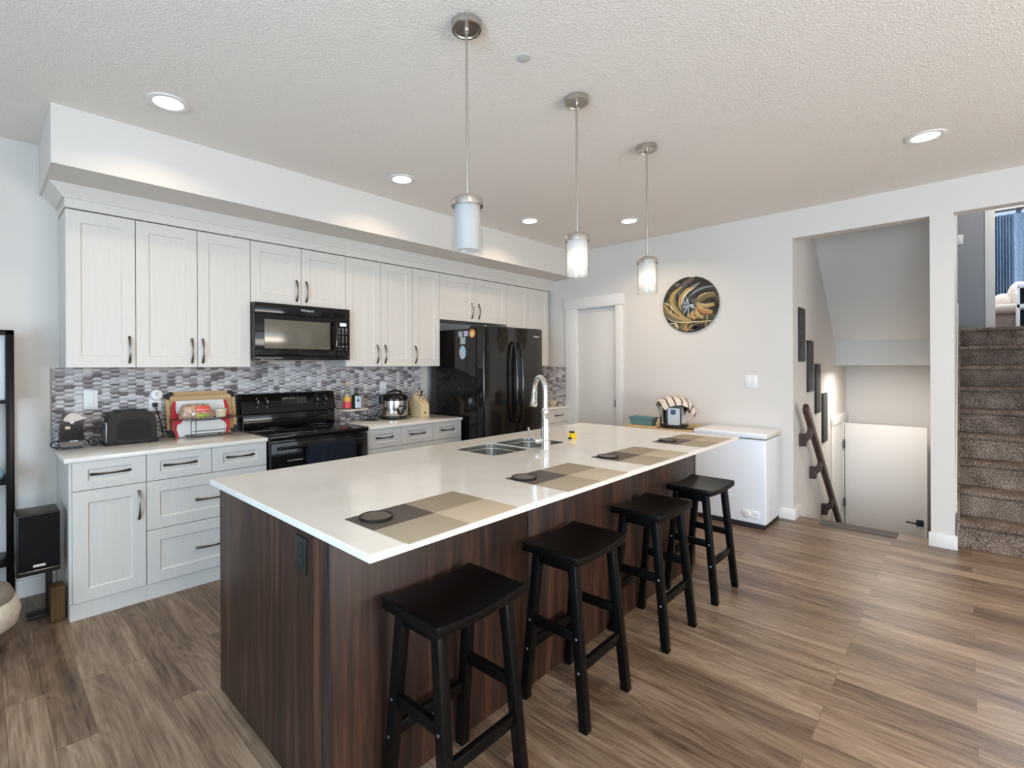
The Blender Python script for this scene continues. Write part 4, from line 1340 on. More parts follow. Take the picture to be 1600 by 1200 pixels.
for k in range(1, 6):
    mb.tube([(2.528 + 0.0175 * k, 3.90, ZT + 0.0035), (2.528 + 0.0175 * k, 4.03, ZT + 0.0035)], 0.0016, 6)
mb.obj('wire_frame', M['blk_sat'], t)
zs = sz + 0.0125
t = thing('sauce_bottle', 'clear bottle with red and yellow label on the little stand', 'bottle', (2.332, 3.985, zs))
MB().lathe([(0.034, 0.0), (0.036, 0.006), (0.036, 0.135), (0.030, 0.160), (0.014, 0.190), (0.013, 0.225), (0.015, 0.227)], 2.332, 3.985, 28, cz=zs).obj('glass_body', M['bottle_g'], t)
MB().lathe([(0.0366, 0.012), (0.0366, 0.070)], 2.332, 3.985, 28, cz=zs, close=False).obj('red_label', M['label_k'], t)
MB().lathe([(0.0366, 0.070), (0.0366, 0.115)], 2.332, 3.985, 28, cz=zs, close=False).obj('yellow_label', M['label_y'], t)
MB().lathe([(0.0155, 0.218), (0.0155, 0.245), (0.013, 0.247)], 2.332, 3.985, 20, cz=zs).obj('cap', M['amber'], t)
t = thing('olive_oil_bottle', 'dark green square bottle with pale blue label on the little stand', 'bottle', (2.425, 3.985, zs))
mb = MB().rprism(2.392, 2.458, 3.952, 4.018, zs, zs + 0.125, 0.008, 3)
mb.lathe([(0.030, 0.1255), (0.014, 0.145), (0.013, 0.172)], 2.425, 3.985, 24, cz=zs)
mb.obj('glass_body', M['green_g'], t)
lb = MB().rbox(2.396, 2.454, 3.9505, 3.9525, zs + 0.008, zs + 0.115, 0.0005).obj('label_front', M['label_b'], t)
mb = MB()
for x, z, r in ((2.419, 0.090, 0.004), (2.431, 0.090, 0.004)):
    mb.prism([(x + r * math.cos(k * PI / 5), zs + z + 2.0 * r * math.sin(k * PI / 5)) for k in range(10)], 'y', 3.9495, 3.9506)
mb.prism([(2.425 + 0.013 * math.cos(-PI * k / 10), zs + 0.080 + 0.015 * math.sin(-PI * k / 10)) for k in range(11)], 'y', 3.9495, 3.9506)
mb.obj('label_mark', M['blk_matte'], lb)
MB().lathe([(0.0155, 0.160), (0.0155, 0.184), (0.014, 0.186)], 2.425, 3.985, 20, cz=zs).obj('cap', M['blk_sat'], t)

# rice cooker
cx_, cy_ = 2.800, 3.930
t = thing('rice_cooker', 'stainless rice cooker with black lid and badge on the worktop', 'rice cooker', (cx_, cy_, ZT))
MB().lathe([(0.118, 0.0006), (0.128, 0.004), (0.132, 0.020), (0.132, 0.034)], cx_, cy_, 48, cz=ZT).obj('base', M['blk_sat'], t)
MB().lathe([(0.130, 0.034), (0.133, 0.040), (0.135, 0.110), (0.135, 0.178)], cx_, cy_, 64, cz=ZT).obj('steel_body', M['steel_v'], t, smooth=40)
MB().lathe([(0.137, 0.178), (0.139, 0.190), (0.136, 0.208), (0.115, 0.232), (0.075, 0.245), (0.02, 0.248)], cx_, cy_, 48, cz=ZT).obj('lid', M['blk'], t, smooth=50)
MB().tube([(cx_ - 0.085, cy_ - 0.02, ZT + 0.232), (cx_ - 0.068, cy_ - 0.02, ZT + 0.262), (cx_, cy_ - 0.02, ZT + 0.274), (cx_ + 0.068, cy_ - 0.02, ZT + 0.262), (cx_ + 0.085, cy_ - 0.02, ZT + 0.232)], 0.011, 10).obj('lid_handle', M['blk_sat'], t)
mb = MB()
mb.rbox(cx_ - 0.155, cx_ - 0.125, cy_ - 0.03, cy_ + 0.03, ZT + 0.15, ZT + 0.225, 0.012, 3)
mb.obj('hinge_grip', M['blk_sat'], t)
# badge curved on the body
mb = MB()
vs, fs = [], []
A0 = math.radians(-97)
for rr, dz_ in ((1, 0.0),):
    pts = [(A0 + 0.30 * math.cos(2 * PI * k / 28), ZT + 0.088 + 0.048 * math.sin(2 * PI * k / 28)) for k in range(28)]
    vs = [(cx_ + 0.1375 * math.cos(a), cy_ + 0.1375 * math.sin(a), z) for a, z in pts] + [(cx_ + 0.133 * math.cos(a), cy_ + 0.133 * math.sin(a), z) for a, z in pts]
    fs = [tuple(range(28)), tuple(range(55, 27, -1))] + [(i, (i + 1) % 28, 28 + (i + 1) % 28, 28 + i) for i in range(28)]
mb.add(vs, fs)
bd = mb.obj('badge', M['blk_sat'], t)
mb = MB()
for zz, hw in ((0.112, 0.19), (0.098, 0.12), (0.078, 0.05)):
    vs = []
    for k in range(9):
        a = A0 - hw + 2 * hw * k / 8
        for dz_ in (-0.004, 0.004):
            vs.append((cx_ + 0.1380 * math.cos(a), cy_ + 0.1380 * math.sin(a), ZT + zz + dz_))
    mb.add(vs, [(2 * k, 2 * k + 2, 2 * k + 3, 2 * k + 1) for k in range(8)])
mb.obj('badge_print', M['print_w'], bd)
MB().tube([(cx_ - 0.13, cy_ + 0.0, ZT + 0.10), (cx_ - 0.150, cy_ + 0.02, ZT + 0.085), (cx_ - 0.165, cy_ + 0.05, ZT + 0.04), (cx_ - 0.160, cy_ + 0.09, ZT + 0.01), (cx_ - 0.14, cy_ + 0.14, ZT + 0.006)], 0.0045, 8).obj('power_cord', M['blk_matte'], t)

# knife block
t = thing('knife_block', 'pale wooden knife block with knives against the fridge side', 'knife block', (3.115, 3.90, ZT))
kx0, kx1 = 3.055, 3.160
mb = MB().prism([(3.835, ZT + 0.0005), (3.99, ZT + 0.0005), (4.02, ZT + 0.16), (3.955, ZT + 0.215), (3.835, ZT + 0.12)], 'x', kx0, kx1)
mb.obj('block_body', M['block'], t)
nx = Vector((0, -0.62, 0.785))
for i, (x, dd, m, ln) in enumerate(((3.078, 0.94, M['block'], 0.05), (3.104, 0.85, M['block'], 0.06), (3.135, 0.92, M['blk_sat'], 0.07), (3.078, 0.62, M['block'], 0.045), (3.108, 0.60, M['block'], 0.045), (3.138, 0.62, M['block'], 0.045), (3.085, 0.35, M['block'], 0.035), (3.13, 0.35, M['block'], 0.035))):
    p0 = Vector((x, 3.835 + 0.12 * dd, ZT + 0.12 + 0.095 * dd)) + nx * -0.004
    h = MB().tube([p0, p0 + nx * ln * 0.4, p0 + nx * ln], [0.008, 0.0095, 0.008], 8).obj('knife_handle', m, t)
    MB().tube([p0 + nx * ln * 0.98, p0 + nx * (ln + 0.006)], [0.0085, 0.006], 8).obj('pommel', M['steel_v'], h)
MB().lathe([(0.010, 0.0), (0.010, -0.0015)], 3.107, 3.8352, 16, axis='y', cz=ZT + 0.040).obj('stamp', M['old_wood'], t)

# bowl in the far corner
t = solo('bowl', MB().lathe([(0.030, 0.0006), (0.036, 0.004), (0.060, 0.045), (0.066, 0.075), (0.062, 0.075), (0.055, 0.045), (0.030, 0.010)], 4.985, 3.66, 32, cz=ZT), M['beige'],
         'small beige bowl on the corner worktop beyond the faucet', 'bowl', (4.985, 3.66, ZT))

# ================================================================== ISLAND
IX0, IX1, IY0, IY1 = 0.724, 3.708, 1.127, 2.416
# top with two basin cut-outs
def holed_slab(holes):
    mb = MB().rbox(IX0, IX1, IY0, IY1, 0.891, 0.915, 0.003)
    mb.v = [tuple(p) for p in mb.v]
    o = mb.obj('island_countertop', M['quartz'])
    cut = MB()
    for h in holes:
        cut.rprism(h[0], h[1], h[2], h[3], 0.85, 0.95, 0.055, 8)
    c = cut.obj('cutter', M['quartz'], smooth=0)
    m = o.modifiers.new('b', 'BOOLEAN')
    m.object = c
    m.operation = 'DIFFERENCE'
    m.solver = 'EXACT'
    bpy.context.view_layer.update()
    dg = bpy.context.evaluated_depsgraph_get()
    me = bpy.data.meshes.new_from_object(o.evaluated_get(dg))
    o.modifiers.clear()
    o.data = me
    me.polygons.foreach_set('use_smooth', [False] * len(me.polygons))
    bpy.data.objects.remove(c)
    return o


HOLES = [(2.005, 2.325, 1.868, 2.205), (2.352, 2.702, 1.868, 2.205)]
top = holed_slab(HOLES)
for h in HOLES:       # steel reveal lining each cut-out
    inner, outer = MB().rprism(h[0] + 0.0012, h[1] - 0.0012, h[2] + 0.0012, h[3] - 0.0012, 0.8912, 0.9125, 0.0545, 8), MB().rprism(h[0] + 0.0002, h[1] - 0.0002, h[2] + 0.0002, h[3] - 0.0002, 0.8912, 0.9125, 0.055, 8)
    n_ = len(inner.v) // 2
    mb = MB()
    vs = inner.v + outer.v
    fs = []
    for i in range(n_):
        j = (i + 1) % n_
        fs += [(i, j, n_ + j, n_ + i), (2 * n_ + i, 3 * n_ + i, 3 * n_ + j, 2 * n_ + j), (i, 2 * n_ + i, 2 * n_ + j, j), (n_ + i, n_ + j, 3 * n_ + j, 3 * n_ + i)]
    mb.add(vs, fs)
    mb.obj('sink_reveal', M['steel'], top)
tag(top, 'large white quartz island top with sink, placemats and faucet', 'countertop')

t = thing('kitchen_island', 'dark walnut kitchen island base under the white quartz top', 'kitchen island', (2.16, 1.86, 0))
PX0, PX1, PYF, PYB = 0.746, 3.582, 1.378, 2.352
MB().box(PX0 + 0.02, PX1 - 0.02, PYF + 0.02, PYB - 0.02, 0.08, 0.66).obj('carcass', M['walnut'], t)
MB().rbox(PX0, PX0 + 0.019, PYF + 0.049, PYB, 0.0, 0.8905, 0.0015).obj('end_panel', M['walnut'], t)
MB().rbox(PX0 - 0.001, PX0 + 0.019, PYF + 0.002, PYF + 0.0475, 0.0, 0.8905, 0.0015).obj('corner_strip', M['walnut_edge'], t)
MB().rbox(PX1 - 0.019, PX1, PYF + 0.001, PYB, 0.0, 0.8905, 0.0015).obj('end_panel', M['walnut'], t)
xs = [PX0 + 0.001, 1.694, 2.640, PX1 - 0.0195]
for a, b in zip(xs[:-1], xs[1:]):
    MB().rbox(a + 0.0018, b - 0.0018, PYF, PYF + 0.018, 0.0, 0.8905, 0.001).obj('seating_panel', M['walnut'], t)
MB().box(PX0 + 0.025, PX1 - 0.025, PYF + 0.019, PYF + 0.022, 0.002, 0.885).obj('backing_panel', plain('seam_backing', srgb(150, 130, 112), 0.6), t)
for k in range(5):
    x0 = PX0 + 0.021 + k * 0.559
    d = MB().front(x0, x0 + 0.555, 0.11, 0.885, PYB - 0.02, 0.018).obj('door', M['walnut'], t)
    o = d.data
    for v in o.vertices:       # the kitchen-side fronts face +y
        v.co.y = (PYB - 0.02) * 2 - 1.86 * 2 - v.co.y + 0.018
    o.flip_normals()
t = thing('wall_outlet', 'black double outlet on the walnut end of the island', 'outlet', (PX0, 1.564, 0.80))
MB().rbox(PX0 - 0.007, PX0 - 0.0003, 1.527, 1.602, 0.738, 0.858, 0.002).obj('cover_plate', M['blk_sat'], t)
for z in (0.776, 0.820):
    MB().rbox(PX0 - 0.0095, PX0 - 0.0065, 1.546, 1.582, z - 0.017, z + 0.017, 0.0015).obj('socket', M['blk_matte'], t)

# sink
t = thing('kitchen_sink', 'stainless double-bowl sink set under the island top', 'sink', (2.35, 2.03, 0.72))
for (x0, x1, y0, y1), dp_ in zip(HOLES, (0.19, 0.19)):
    rings_ = []
    for e, z, r in ((-0.0012, 0.8905, 0.0545), (-0.0014, 0.884, 0.0545), (-0.004, 0.76, 0.055), (-0.020, 0.715, 0.045), (-0.06, 0.703, 0.03)):
        p = []
        a0_, a1_, b0_, b1_ = x0 - e, x1 + e, y0 - e, y1 + e
        for cx2, cy2, q in ((a1_ - r, b1_ - r, 0), (a0_ + r, b1_ - r, 1), (a0_ + r, b0_ + r, 2), (a1_ - r, b0_ + r, 3)):
            for k in range(7):
                an = (q + k / 6) * PI / 2
                p.append((cx2 + r * math.cos(an), cy2 + r * math.sin(an), z))
        rings_.append(p)
    n_ = len(rings_[0])
    mb = MB()
    vs = [p for rg in rings_ for p in rg]
    fs = [(i * n_ + k, i * n_ + (k + 1) % n_, (i + 1) * n_ + (k + 1) % n_, (i + 1) * n_ + k) for i in range(len(rings_) - 1) for k in range(n_)]
    fs.append(tuple((len(rings_) - 1) * n_ + k for k in range(n_)))
    mb.add(vs, fs)
    bw = mb.obj('basin', M['steel'], t, smooth=60)
    bw.modifiers.new('s', 'SOLIDIFY').thickness = -0.0012
    MB().lathe([(0.042, 0.0), (0.042, 0.003), (0.030, 0.003), (0.026, 0.0006)], (x0 + x1) / 2, (y0 + y1) / 2, 28, cz=0.7045).obj('drain', M['chrome'], bw)

# faucet
fx_, fy_ = 2.396, 1.810
t = thing('faucet', 'tall chrome gooseneck faucet with pull-down spray head on the island', 'faucet', (fx_, fy_, 0.915))
MB().lathe([(0.033, 0.0003), (0.033, 0.006), (0.030, 0.012), (0.029, 0.05), (0.027, 0.10), (0.023, 0.17), (0.0215, 0.205), (0.0235, 0.210), (0.0245, 0.216), (0.0235, 0.232), (0.019, 0.238), (0.0165, 0.244)], fx_, fy_, 36, cz=0.915).obj('body', M['chrome'], t, smooth=50)
th = math.radians(61)
dx_, dy_ = math.cos(th), math.sin(th)
pts = [(fx_, fy_, 1.155), (fx_, fy_, 1.255)]
R_ = 0.083
for k in range(13):
    an = PI * k / 12
    h = R_ * (1 - math.cos(an))
    pts.append((fx_ + dx_ * h, fy_ + dy_ * h, 1.262 + R_ * math.sin(an)))
MB().tube(pts, 0.0160, 18, upv=(1, 0, 0)).obj('spout', M['chrome'], t, smooth=60)
hx, hy = fx_ + dx_ * 2 * R_, fy_ + dy_ * 2 * R_
o_ = (dx_ * 0.012, dy_ * 0.012)
MB().tube([(hx, hy, 1.268), (hx + o_[0] * 0.3, hy + o_[1] * 0.3, 1.245), (hx + o_[0], hy + o_[1], 1.20), (hx + o_[0] * 1.5, hy + o_[1] * 1.5, 1.165), (hx + o_[0] * 1.6, hy + o_[1] * 1.6, 1.160)], [0.0165, 0.0185, 0.021, 0.0245, 0.022], 20, upv=(1, 0, 0)).obj('spray_head', M['chrome'], t, smooth=60)
lx, ly = -0.72, 0.69
MB().tube([(fx_ + lx * 0.015, fy_ + ly * 0.015, 0.965), (fx_ + lx * 0.045, fy_ + ly * 0.045, 0.962), (fx_ + lx * 0.062, fy_ + ly * 0.062, 0.964)], [0.017, 0.017, 0.013], 16, upv=(0, 0, 1)).obj('valve_stub', M['chrome'], t)
MB().tube([(fx_ + lx * 0.055, fy_ + ly * 0.055, 0.966), (fx_ + lx * 0.085, fy_ + ly * 0.085, 0.985), (fx_ + lx * 0.098, fy_ + ly * 0.098, 1.010), (fx_ + lx * 0.104, fy_ + ly * 0.104, 1.045)], [0.008, 0.007, 0.008, 0.011], 10, flat=0.6).obj('lever', M['chrome'], t)

# tape measure
t = thing('tape_measure', 'yellow and black tape measure lying on the island beyond the faucet', 'tape measure', (2.86, 1.94, 0.915))
mb = MB().rprism(2.830, 2.885, 1.915, 1.943, 0.9155, 0.955, 0.010, 4, axis='y')
mb.obj('case', M['yellow'], t)
mb = MB().rbox(2.838, 2.862, 1.912, 1.946, 0.952, 0.966, 0.004)
mb.rbox(2.822, 2.834, 1.918, 1.940, 0.9158, 0.926, 0.002)
mb.obj('black_grip', M['blk_matte'], t)
MB().rbox(2.862, 2.882, 1.925, 1.935, 0.952, 0.963, 0.002).obj('belt_clip', M['steel'], t)

# placemats and coasters
G1, G2 = 'checked placemats along the seating edge', 'dark ribbed coasters on the placemats'
mat_labels = ('checked taupe placemat nearest the island corner, in front of the first stool',
              'checked taupe placemat second from the outlet end of the island',
              'checked taupe placemat third from the outlet end of the island',
              'checked taupe placemat at the freezer end of the island')
co_labels = ('round dark coaster on the placemat nearest the island corner', 'round dark coaster on the second placemat from the outlet end',
             'round dark coaster on the third placemat from the outlet end', 'round dark coaster on the placemat nearest the freezer')
pm = cs = None
for k, (x, y, rz_, cxx, cyy) in enumerate(((1.084, 1.288, 0.02, 0.915, 1.385), (1.876, 1.288, 0.0, 1.690, 1.396), (2.580, 1.288, -0.01, 2.395, 1.388), (3.318, 1.292, 0.0, 3.172, 1.400))):
    if pm is None:
        pm = solo('placemat', MB().rbox(-0.243, 0.243, -0.168, 0.168, 0.0002, 0.0022, 0.0008), M['placemat'], mat_labels[0], 'placemat', (0, 0, 0), G1)
        pm.location = (x, y, 0.915)
        pm.rotation_euler[2] = rz_
        cs = thing('coaster', co_labels[0], 'coaster', (0, 0, 0), G2)
        MB().lathe([(0.052, 0.0), (0.055, 0.002), (0.055, 0.009), (0.051, 0.009), (0.050, 0.0055)], 0, 0, 40).obj('rim', M['brown_plastic'], cs)
        mb = MB()
        for q in range(-6, 7):
            xx = q * 0.0072
            hl = math.sqrt(max(0.0, 0.0485 ** 2 - xx * xx))
            mb.box(xx - 0.0018, xx + 0.0018, -hl, hl, 0.0055, 0.0078)
        mb.obj('ribbed_face', plain('coaster_rib', srgb(112, 98, 86), 0.5), cs)
        cs.location = (cxx, cyy, 0.9172)
    else:
        dup(pm, (x, y, 0.915), rz_, mat_labels[k])
        dup(cs, (cxx, cyy, 0.9172), 0.3 * k, co_labels[k])

# ================================================================== BAR STOOLS
def make_stool():
    t = thing('bar_stool', 'black wooden saddle stool nearest the island corner outlet', 'bar stool', (0, 0, 0), 'black saddle-seat stools along the island')
    hw, hd, zt, th_ = 0.200, 0.137, 0.672, 0.034
    nx_, ny_ = 20, 2
    vs, fs = [], []
    top_, bot = [], []
    for i in range(nx_ + 1):
        x = -hw + 2 * hw * i / nx_
        dip = 0.013 * (1 - (x / hw) ** 2)
        top_.append((x, zt - dip))
        bot.append((x, zt - th_ - dip * 0.65))
    poly = top_ + bot[::-1]
    bm = bmesh.new()
    f = bm.faces.new([bm.verts.new((x, -hd, z)) for x, z in poly])
    r = bmesh.ops.extrude_face_region(bm, geom=[f])
    bmesh.ops.translate(bm, vec=(0, 2 * hd, 0), verts=[v for v in r['geom'] if isinstance(v, bmesh.types.BMVert)])
    bmesh.ops.recalc_face_normals(bm, faces=bm.faces)
    ed = [e for e in bm.edges if len(e.link_faces) == 2 and e.calc_face_angle(0) > 0.9]
    bmesh.ops.bevel(bm, geom=ed, offset=0.004, segments=2, profile=0.5, affect='EDGES')
    mb = MB()
    mb.bm(bm)
    mb.obj('seat', M['black_wood'], t, smooth=40)
    top_p, foot_p = {}, {}
    for sx_ in (-1, 1):
        for sy_ in (-1, 1):
            a = Vector((sx_ * 0.150, sy_ * 0.085, 0.640))
            b = Vector((sx_ * 0.168, sy_ * 0.147, 0.0))
            top_p[sx_, sy_], foot_p[sx_, sy_] = a, b
            lg = MB()
            o = 0.019
            o2 = 0.018
            va = [(a.x + p * o, a.y + q * o2, a.z) for p, q in ((-1, -1), (1, -1), (1, 1), (-1, 1))]
            vb = [(b.x + p * o, b.y + q * o2, b.z) for p, q in ((-1, -1), (1, -1), (1, 1), (-1, 1))]
            bm = bmesh.new()
            vv = [bm.verts.new(p) for p in vb + va]
            for fc in ((3, 2, 1, 0), (4, 5, 6, 7), (0, 1, 5, 4), (1, 2, 6, 5), (2, 3, 7, 6), (3, 0, 4, 7)):
                bm.faces.new([vv[i] for i in fc])
            bmesh.ops.bevel(bm, geom=list(bm.edges), offset=0.003, segments=2, profile=0.5, affect='EDGES')
            lg.bm(bm)
            lo = lg.obj('leg', M['black_wood'], t)
            u = 1 - 0.30 / 0.64
            for zz in (0.22, 0.345):
                u = 1 - zz / 0.64
                c = a.lerp(b, u)
                if sx_ < 0:
                    MB().lathe([(0.006, 0.0), (0.006, -0.003), (0.003, -0.0045)], c.x - 0.0185, c.y, 12, axis='x', cz=c.z).obj('bolt_head', M['bolt'], lo)

    def at(k, z):
        return top_p[k].lerp(foot_p[k], 1 - z / 0.64)
    for sy_ in (-1, 1):     # long stretchers, low
        z = 0.235
        a, b = at((-1, sy_), z), at((1, sy_), z)
        MB().rbox(a.x + 0.017, b.x - 0.017, a.y - 0.011, a.y + 0.011, z - 0.020, z + 0.020, 0.003).obj('stretcher', M['black_wood'], t)
    for sx_ in (-1, 1):     # short stretchers, higher
        z = 0.345
        a, b = at((sx_, -1), z), at((sx_, 1), z)
        MB().rbox(a.x - 0.011, a.x + 0.011, a.y + 0.015, b.y - 0.015, z - 0.020, z + 0.020, 0.003).obj('stretcher', M['black_wood'], t)
    for sx_ in (-1, 1):
        MB().rbox(sx_ * 0.150 - 0.010, sx_ * 0.150 + 0.010, -0.07, 0.07, 0.590, 0.634, 0.003).obj('apron', M['black_wood'], t)
    return t


stl = make_stool()
stl.location = (1.105, 1.208, 0)
stl.rotation_euler[2] = 0.01
for x, y, rz_, lab in ((1.803, 1.204, 0.02, 'black saddle stool standing under the second placemat from the outlet end'),
                       (2.540, 1.206, 0.0, 'black saddle stool standing under the third placemat from the outlet end'),
                       (3.212, 1.202, -0.015, 'black saddle stool standing beside the white chest freezer')):
    dup(stl, (x, y, 0), rz_, lab)

# ================================================================== FAR WALL
t = thing('chest_freezer', 'white chest freezer against the far wall beyond the last stool', 'freezer', (4.92, 1.5, 0))
fx0, fx1, fy0, fy1 = 4.690, 5.150, 1.212, 1.808
MB().rbox(fx0, fx1, fy0, fy1, 0.040, 0.768, 0.014, 3).obj('cabinet_body', M['freezer'], t)
MB().rbox(fx0 + 0.012, fx1 - 0.01, fy0 + 0.012, fy1 - 0.01, 0.0, 0.040, 0.002).obj('plinth', M['blk_matte'], t)
MB().rbox(fx0 + 0.006, fx1 - 0.006, fy0 + 0.006, fy1 - 0.006, 0.768, 0.777, 0.002).obj('door_gasket', plain('gasket_grey', srgb(120, 118, 114), 0.7), t)
ld = MB().rbox(fx0 - 0.014, fx1 + 0.012, fy0 - 0.006, fy1 + 0.006, 0.777, 0.824, 0.012, 3).obj('lid', M['freezer'], t)
MB().rbox(fx0 + 0.0, fx1 - 0.005, fy0 - 0.0085, fy0 - 0.0058, 0.784, 0.816, 0.001).obj('lid_end_trim', M['lid_y'], ld)
mb = MB().rbox(fx0 - 0.006, fx0 + 0.001, 1.265, 1.40, 0.085, 0.150, 0.006)
cpn = mb.obj('control_plate', M['freezer'], t)
MB().lathe([(0.024, 0.0), (0.024, -0.010), (0.020, -0.014)], fx0 - 0.006, 1.357, 24, axis='x', cz=0.117).obj('dial', M['lid_y'], cpn)
MB().lathe([(0.004, 0.0), (0.003, -0.003)], fx0 - 0.006, 1.290, 12, axis='x', cz=0.122).obj('indicator_light', M['blk_matte'], cpn)
mb = MB()
for k in range(7):
    mb.rbox(4.80 + 0.04 * k, 4.815 + 0.04 * k, fy0 - 0.001, fy0 + 0.002, 0.10, 0.26, 0.0008)
mb.obj('vent_slots', plain('vent_shade', srgb(206, 208, 212), 0.4), t)

t = thing('side_table', 'light oak side table holding the pressure cooker, between freezer and pantry door', 'table', (4.93, 2.16, 0))
MB().rbox(4.672, 5.178, 1.822, 2.515, 0.772, 0.800, 0.004).obj('table_top', M['table'], t)
for x in (4.70, 5.15):
    for y in (1.90, 2.485):
        MB().rbox(x - 0.02, x + 0.02, y - 0.02, y + 0.02, 0.0, 0.772, 0.003).obj('leg', M['table'], t)
MB().rbox(4.70, 5.15, 1.86, 2.49, 0.70, 0.772, 0.002).obj('apron', M['table'], t)
# storage container
t = thing('storage_bin', 'teal plastic bin on the oak table beside the pressure cooker', 'bin', (4.82, 2.37, 0.80))
def bin_ring(e, z):
    return [(4.765 - e, 2.262 - e, z), (4.895 + e, 2.262 - e, z), (4.895 + e, 2.505 + e * 0.4, z), (4.765 - e, 2.505 + e * 0.4, z)]
rg = [bin_ring(-0.016, 0.8005), bin_ring(0.0, 0.872), bin_ring(0.010, 0.873), bin_ring(0.010, 0.884), bin_ring(0.001, 0.884), bin_ring(-0.004, 0.872), bin_ring(-0.019, 0.806)]
mb = MB()
vs = [p for r in rg for p in r]
fs = [(3, 2, 1, 0)] + [(i * 4 + k, i * 4 + (k + 1) % 4, (i + 1) * 4 + (k + 1) % 4, (i + 1) * 4 + k) for i in range(len(rg) - 1) for k in range(4)] + [(24, 25, 26, 27)]
mb.add(vs, fs)
mb.obj('tub', M['teal'], t)
# pressure cooker with a towel on it
cx_, cy_ = 4.87, 2.082
t = thing('pressure_cooker', 'stainless electric pressure cooker with a control panel on the oak table', 'pressure cooker', (cx_, cy_, 0.80))
MB().lathe([(0.125, 0.0006), (0.132, 0.006), (0.134, 0.030), (0.130, 0.036)], cx_, cy_, 48, cz=0.80).obj('base', M['blk_sat'], t)
MB().lathe([(0.130, 0.036), (0.133, 0.10), (0.133, 0.205)], cx_, cy_, 56, cz=0.80).obj('steel_body', M['steel_v'], t)
MB().lathe([(0.138, 0.205), (0.142, 0.222), (0.135, 0.245), (0.08, 0.268), (0.03, 0.272), (0.028, 0.285), (0.0, 0.288)], cx_, cy_, 48, cz=0.80, close=False).obj('lid', M['blk_sat'], t, smooth=50)
dv = Vector((-0.918, -0.397, 0))
sd = Vector((0.397, -0.918, 0))
pc = Vector((cx_, cy_, 0.80)) + dv * 0.132


def panel_box(u0, u1, z0, z1, d0, d1, name, m, par, r=0.012):
    mb_ = MB().rprism(u0, u1, d0, d1, z0, z1, r, 4, axis='y')
    mb_.v = [tuple(pc + sd * p[0] + dv * -p[1] * -1 * 1 + Vector((0, 0, p[2]))) for p in mb_.v]
    return mb_.obj(name, m, par)


cpn = panel_box(-0.070, 0.070, 0.018, 0.210, -0.03, 0.016, 'control_panel', M['blk_sat'], t, 0.02)
fp = panel_box(-0.054, 0.054, 0.034, 0.196, 0.0158, 0.0180, 'panel_face', plain('panel_silver', srgb(196, 198, 202), 0.4), cpn, 0.014)
panel_box(-0.030, 0.016, 0.136, 0.182, 0.0178, 0.0192, 'display', plain('display_off', srgb(40, 56, 84), 0.2), cpn, 0.004)
mb = MB().tube([(cx_ - 0.05, cy_ - 0.128, 0.815), (cx_ - 0.12, cy_ - 0.16, 0.806), (cx_ - 0.10, cy_ - 0.24, 0.806), (cx_ - 0.02, cy_ - 0.27, 0.806), (cx_ - 0.11, cy_ - 0.262, 0.8055), (cx_ - 0.17, cy_ - 0.18, 0.8055), (cx_ - 0.19, cy_ + 0.0, 0.8055), (cx_ - 0.17, cy_ + 0.10, 0.8055)], 0.0045, 8)
mb.obj('power_cord', M['blk_matte'], t)
# towel: square cloth draped over the lid
n_ = 56
vs, fs, uv = [], [], []
top_z, R0 = 1.098, 0.150
for j in range(n_ + 1):
    for i in range(n_ + 1):
        u, v = i / n_, j / n_
        a_, b_ = (u - 0.5) * 0.50, (v - 0.5) * 0.40
        ang0 = math.radians(38)
        px_ = a_ * math.cos(ang0) - b_ * math.sin(ang0)
        py_ = a_ * math.sin(ang0) + b_ * math.cos(ang0)
        px_, py_ = px_ + 0.085, py_ + 0.005
        r = math.hypot(px_, py_) + 1e-9
        an = math.atan2(py_, px_)
        fold = 0.010 * math.sin(9 * an + 0.6)
        if r < R0:
            rr = r
            z = top_z - 0.045 * (r / R0) ** 2.2 + 0.006 * math.sin(5 * an) * (r / R0)
        else:
            ex = r - R0
            rr = R0 + 0.28 * ex + (fold + 0.011) * min(1, ex / 0.05)
            z = top_z - 0.045 - 0.93 * ex
        vs.append((cx_ + rr * math.cos(an), cy_ + rr * math.sin(an), max(z, 0.815)))
        uv.append((u, v))
fs = [(j * (n_ + 1) + i, j * (n_ + 1) + i + 1, (j + 1) * (n_ + 1) + i + 1, (j + 1) * (n_ + 1) + i) for j in range(n_) for i in range(n_)]
tw = solo('kitchen_towel', MB().add(vs, fs), M['towel'], 'cream towel with grey stripes draped over the pressure cooker', 'towel', (cx_, cy_, 1.09), smooth=70)
ul = tw.data.uv_layers.new(name='UVMap')
for lp_ in tw.data.loops:
    ul.data[lp_.index].uv = uv[lp_.vertex_index]
md = tw.modifiers.new('thick', 'SOLIDIFY')
md.thickness = 0.004
md.offset = 1

# round art
t = thing('wall_art', 'round glossy disc with gold and grey swirls on the far wall', 'wall art', (WX - 0.012, 2.035, 2.046))
mb = MB().lathe([(0.288, 0.0), (0.290, -0.004), (0.288, -0.009), (0.284, -0.010)], WX - 0.010, 2.035, 72, axis='x', cz=2.046)
art_layer = [0]


def spline(pts, n=10):
    out = []
    q = [pts[0]] + list(pts) + [pts[-1]]
    for i in range(1, len(q) - 2):
        p0, p1, p2, p3 = (Vector(a) for a in q[i - 1:i + 3])
        for k in range(n):
            u_ = k / n
            out.append(0.5 * ((2 * p1) + (-p0 + p2) * u_ + (2 * p0 - 5 * p1 + 4 * p2 - p3) * u_ ** 2 + (-p0 + 3 * p1 - 3 * p2 + p3) * u_ ** 3))
    out.append(Vector(q[-1]))
    return out


